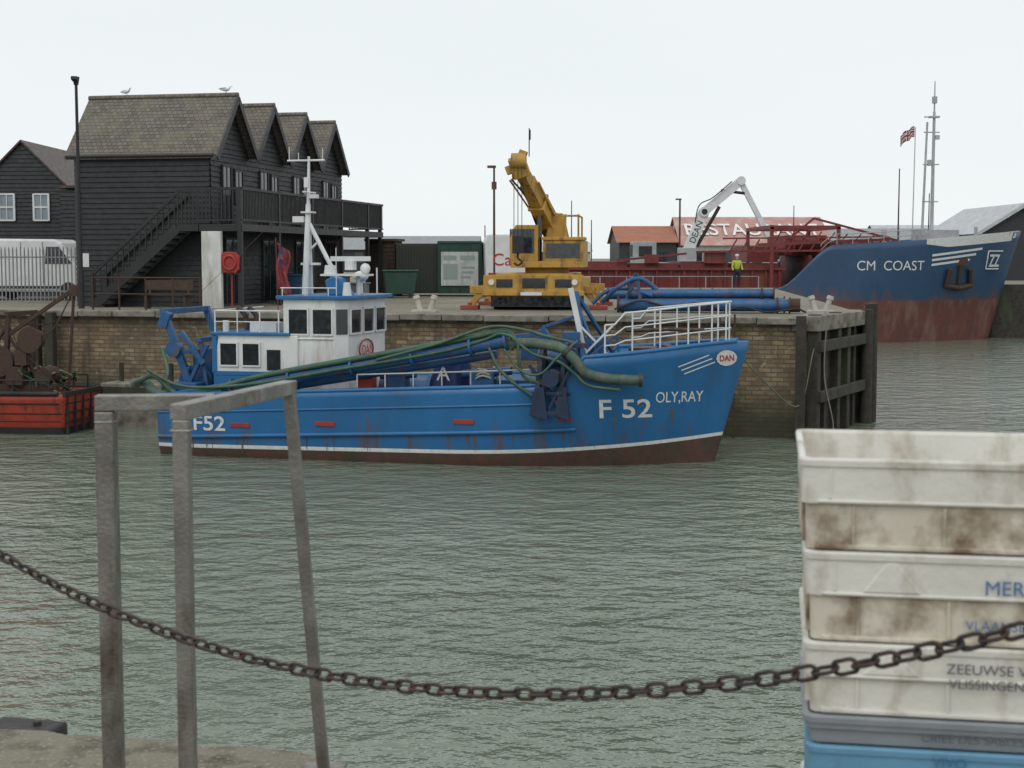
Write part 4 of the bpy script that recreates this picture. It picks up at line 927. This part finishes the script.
# ------------------------------------------------------------------ foreground handrail
hr=E('ladder_handrail'); b=MB(); H=1.21
A=Vector((-1.09,3.95,0)); Bp=Vector((-.842,3.75,0)); C=Vector((-.672,4.45,0)); Cb=Vector((-.587,4.5,0))
up=Vector((0,0,1))
b.beam(A,A+up*(H-.02),.050,.05,up=(0,1,0)); b.beam(Bp,Bp+up*(H-.02),.040,.05,up=(0,1,0)); b.beam(Cb,C+up*(H-.02),.034,.045,up=(0,1,0))
b.beam(Bp+up*H+Vector((-.005,-.022,0)),C+up*H+Vector((0,.02,0)),.045,.042)
J=Bp.lerp(C,.33); b.beam(A+up*(H+.003)+Vector((-.026,0,0)),J+up*(H+.003)+Vector((-.02,0,0)),.05,.042)
for p in(A,Bp,Cb): b.box((p.x,p.y,.006),(.13,.13,.012))
for p in(A,Bp):
    c_=p+up*(H-.047); b.beam(c_-up*.003,c_+up*.003,.052,.053,up=(0,1,0))
b.done('square_tube',m_steel,hr,bevel=.006)
# ------------------------------------------------------------------ chain with posts
ch=E('safety_chain'); b=MB()
cz=lambda X:.87-.0611*(X+1.26)+.1996*(X+1.26)*(X-.05)
cp=lambda X:Vector((X,2.733-.688*X,cz(X)))
X=-2.0; P=cp(X); k=0; step=.036
while X<1.1:
    d=(cp(X+.01)-cp(X)).normalized(); X2=X+step*abs(d.x); Pn=cp(X2); c=(P+Pn)/2
    side=d.cross(Vector((0,0,1))).normalized(); upv=side.cross(d)
    a=R(-14 if k%2 else 74)+random.uniform(-.25,.25); s_=side*math.cos(a)+upv*math.sin(a)
    pts=[]
    for i in range(16):
        t=2*math.pi*i/16; ex_=1 if math.cos(t)>0 else -1
        pts.append(c+d*(ex_*.0095+math.cos(t)*.0125)+s_*math.sin(t)*.0118)
    b.tube(pts,.0038,7,closed=True); X=X2; P=Pn; k+=1
b.done('links',m_chain,ch)
for X in(-2.0,1.1):
    p=cp(X); po=E('chain_post',(p.x,p.y,0)); MB().cyl((0,0,0),(0,0,1.27),.03,n=14).ell((0,0,1.29),(.045,.045,.045)).cyl((0,0,0),(0,0,.012),.08,n=16).done('post',m_steel,po)
tb=E('timber_fender_block',(-1.72,5.0,-.05),R(-14)); MB().box((0,.06,-.04),(.26,.14,.13)).box((-.26,.05,-.03),(.24,.14,.10)).cyl((.05,.06,.025),(.05,.06,.04),.015,n=8).done('block',M('tarry_wood',(.03,.028,.028),(.05,.045,.04),rough=.7,bump=.6,bsc=30),tb,bevel=.012)
yp=E('yellow_paint_mark',(-.02,4.45,.004),R(-14)); MB().add([(-.14,-.1,0),(.12,-.1,0),(.12,.04,0),(-.14,.04,0)],[(0,1,2,3)]).done('paint',M('worn_yellow',(.5,.42,.1),(.3,.27,.15),sc=20,rust=(.25,.24,.2),ramt=.5,rsc=15,streak=1),yp)

# ------------------------------------------------------------------ crate stack
def cratemat(n,c,c2,ra=.41): 
    return M(n,c,c2,sc=5,rough=.45,bump=.15,bsc=40,rust=(.30,.235,.16),ramt=ra,rsc=7,streak=.6)
m_cw=cratemat('crate_white_plastic',(.70,.685,.63),(.58,.565,.51)); m_cg=cratemat('crate_grey_plastic',(.27,.29,.31),(.21,.23,.25),.36); m_cb=cratemat('crate_blue_plastic',(.14,.33,.49),(.11,.27,.41),.36)
m_cd=M('crate_soiled_plastic',(.64,.60,.51),(.54,.49,.39),sc=5,rough=.55,rust=(.17,.11,.06),ramt=.485,rsc=9,streak=.9)
m_ink=M('ink_blue',(.03,.13,.32),(.06,.17,.34),sc=40); m_inkb=M('ink_black',(.06,.07,.09),(.11,.12,.13),sc=40)
stk=E('fish_crate_stack',(.508,2.58,0),R(-10))
def rrect(ins,LX=.80,LY=.45,r=.022,n=5):
    out=[]; r=max(.008,r-ins*.5)
    for cx,cy,a0 in((LX-ins-r,LY-ins-r,0),(ins+r,LY-ins-r,90),(ins+r,ins+r,180),(LX-ins-r,ins+r,270)):
        for i in range(n+1):
            a=R(a0+90*i/n); out.append((cx+r*math.cos(a),cy+r*math.sin(a)))
    return out
rq=random.Random(11)
def crate(z1,h,mt,mlow,idx,split=.5):
    z0=z1-h+.002
    b=MB(); zs=z0+h*split
    prof=[(.012,z0),(.010,zs-.004),(.003,zs),(.002,z1-.016),(-.002,z1-.014),(-.003,z1-.004),(-.001,z1),(.008,z1),(.011,z1-.006),(.022,z0+.012)]
    rings=[[(p[0],p[1],z) for p in rrect(i)] for i,z in prof]; n=len(rings[0])
    for j in range(len(prof)-1):
        b.mat(1 if j<2 else 0).add(rings[j]+rings[j+1],[(i,(i+1)%n,n+(i+1)%n,n+i) for i in range(n)],False)
    b.mat(0).add(rings[-1],[list(range(n))]); b.add(rings[0],[list(range(n))])
    if h>.1:
        b.mat(1)
        xs_=(.09,.245,.71) if idx in(2,3) else (.09,.245,.4,.555,.71)
        for x in xs_: b.bb((x,.004,z0+.004),(x+.006,.02,zs-.003))
        for i in range(4): b.bb((.004,.06+i*.1,z0+.004),(.02,.067+i*.1,zs-.003))
        b.bb((.03,.003,z0+.001),(.77,.014,z0+.010))
        b.mat(0); b.bb((.03,-.0015,zs+.001),(.77,.012,zs+.007))
        for xx in(.05,.74): b.bb((xx,.0,zs+.008),(xx+.006,.012,z1-.018))
        if idx in(2,3): b.prof([(.10,zs+.008),(.20,zs+.008),(.16,z1-.018),(.14,z1-.018)],-.001,.012)
    o=b.done('crate_%d'%idx,[mt,mlow],stk); o.location=((1.25-z1)*.035+rq.uniform(-.005,.005),rq.uniform(0,.0015),0)
    bv=o.modifiers.new('b','BEVEL'); bv.width=.002; bv.segments=1; bv.limit_method='ANGLE'
    return o
for i,(z1,h,mt,ml) in enumerate(((1.25,.165,m_cw,m_cd),(1.085,.163,m_cw,m_cd),(.922,.132,m_cw,m_cw),(.79,.055,m_cg,m_cg),(.735,.18,m_cb,m_cb),(.555,.18,m_cw,m_cd),(.375,.18,m_cb,m_cb),(.195,.195,m_cw,m_cw))):
    crate(z1,h,mt,ml,i+1)
def ct_(name,s,x,z,size,m,y=-.003,bold=0): text(name,s,lambda a,c:(x+a,y,z+c),m,stk,size=size,bold=bold)
ct_('stencil_1','MERLU',.315,1.018,.036,m_ink)
ct_('stencil_2','VLAAMSE VIS',.285,.955,.024,m_ink)
ct_('stencil_3','ZEEUWSE VIS',.255,.876,.026,m_inkb); ct_('stencil_4','VLISSINGEN',.26,.850,.024,m_inkb)
ct_('stencil_5','CRIEE DES SABLES',.215,.752,.022,m_inkb); ct_('stencil_6','VIVO',.235,.707,.026,m_ink)
print('done',len(bpy.data.objects))
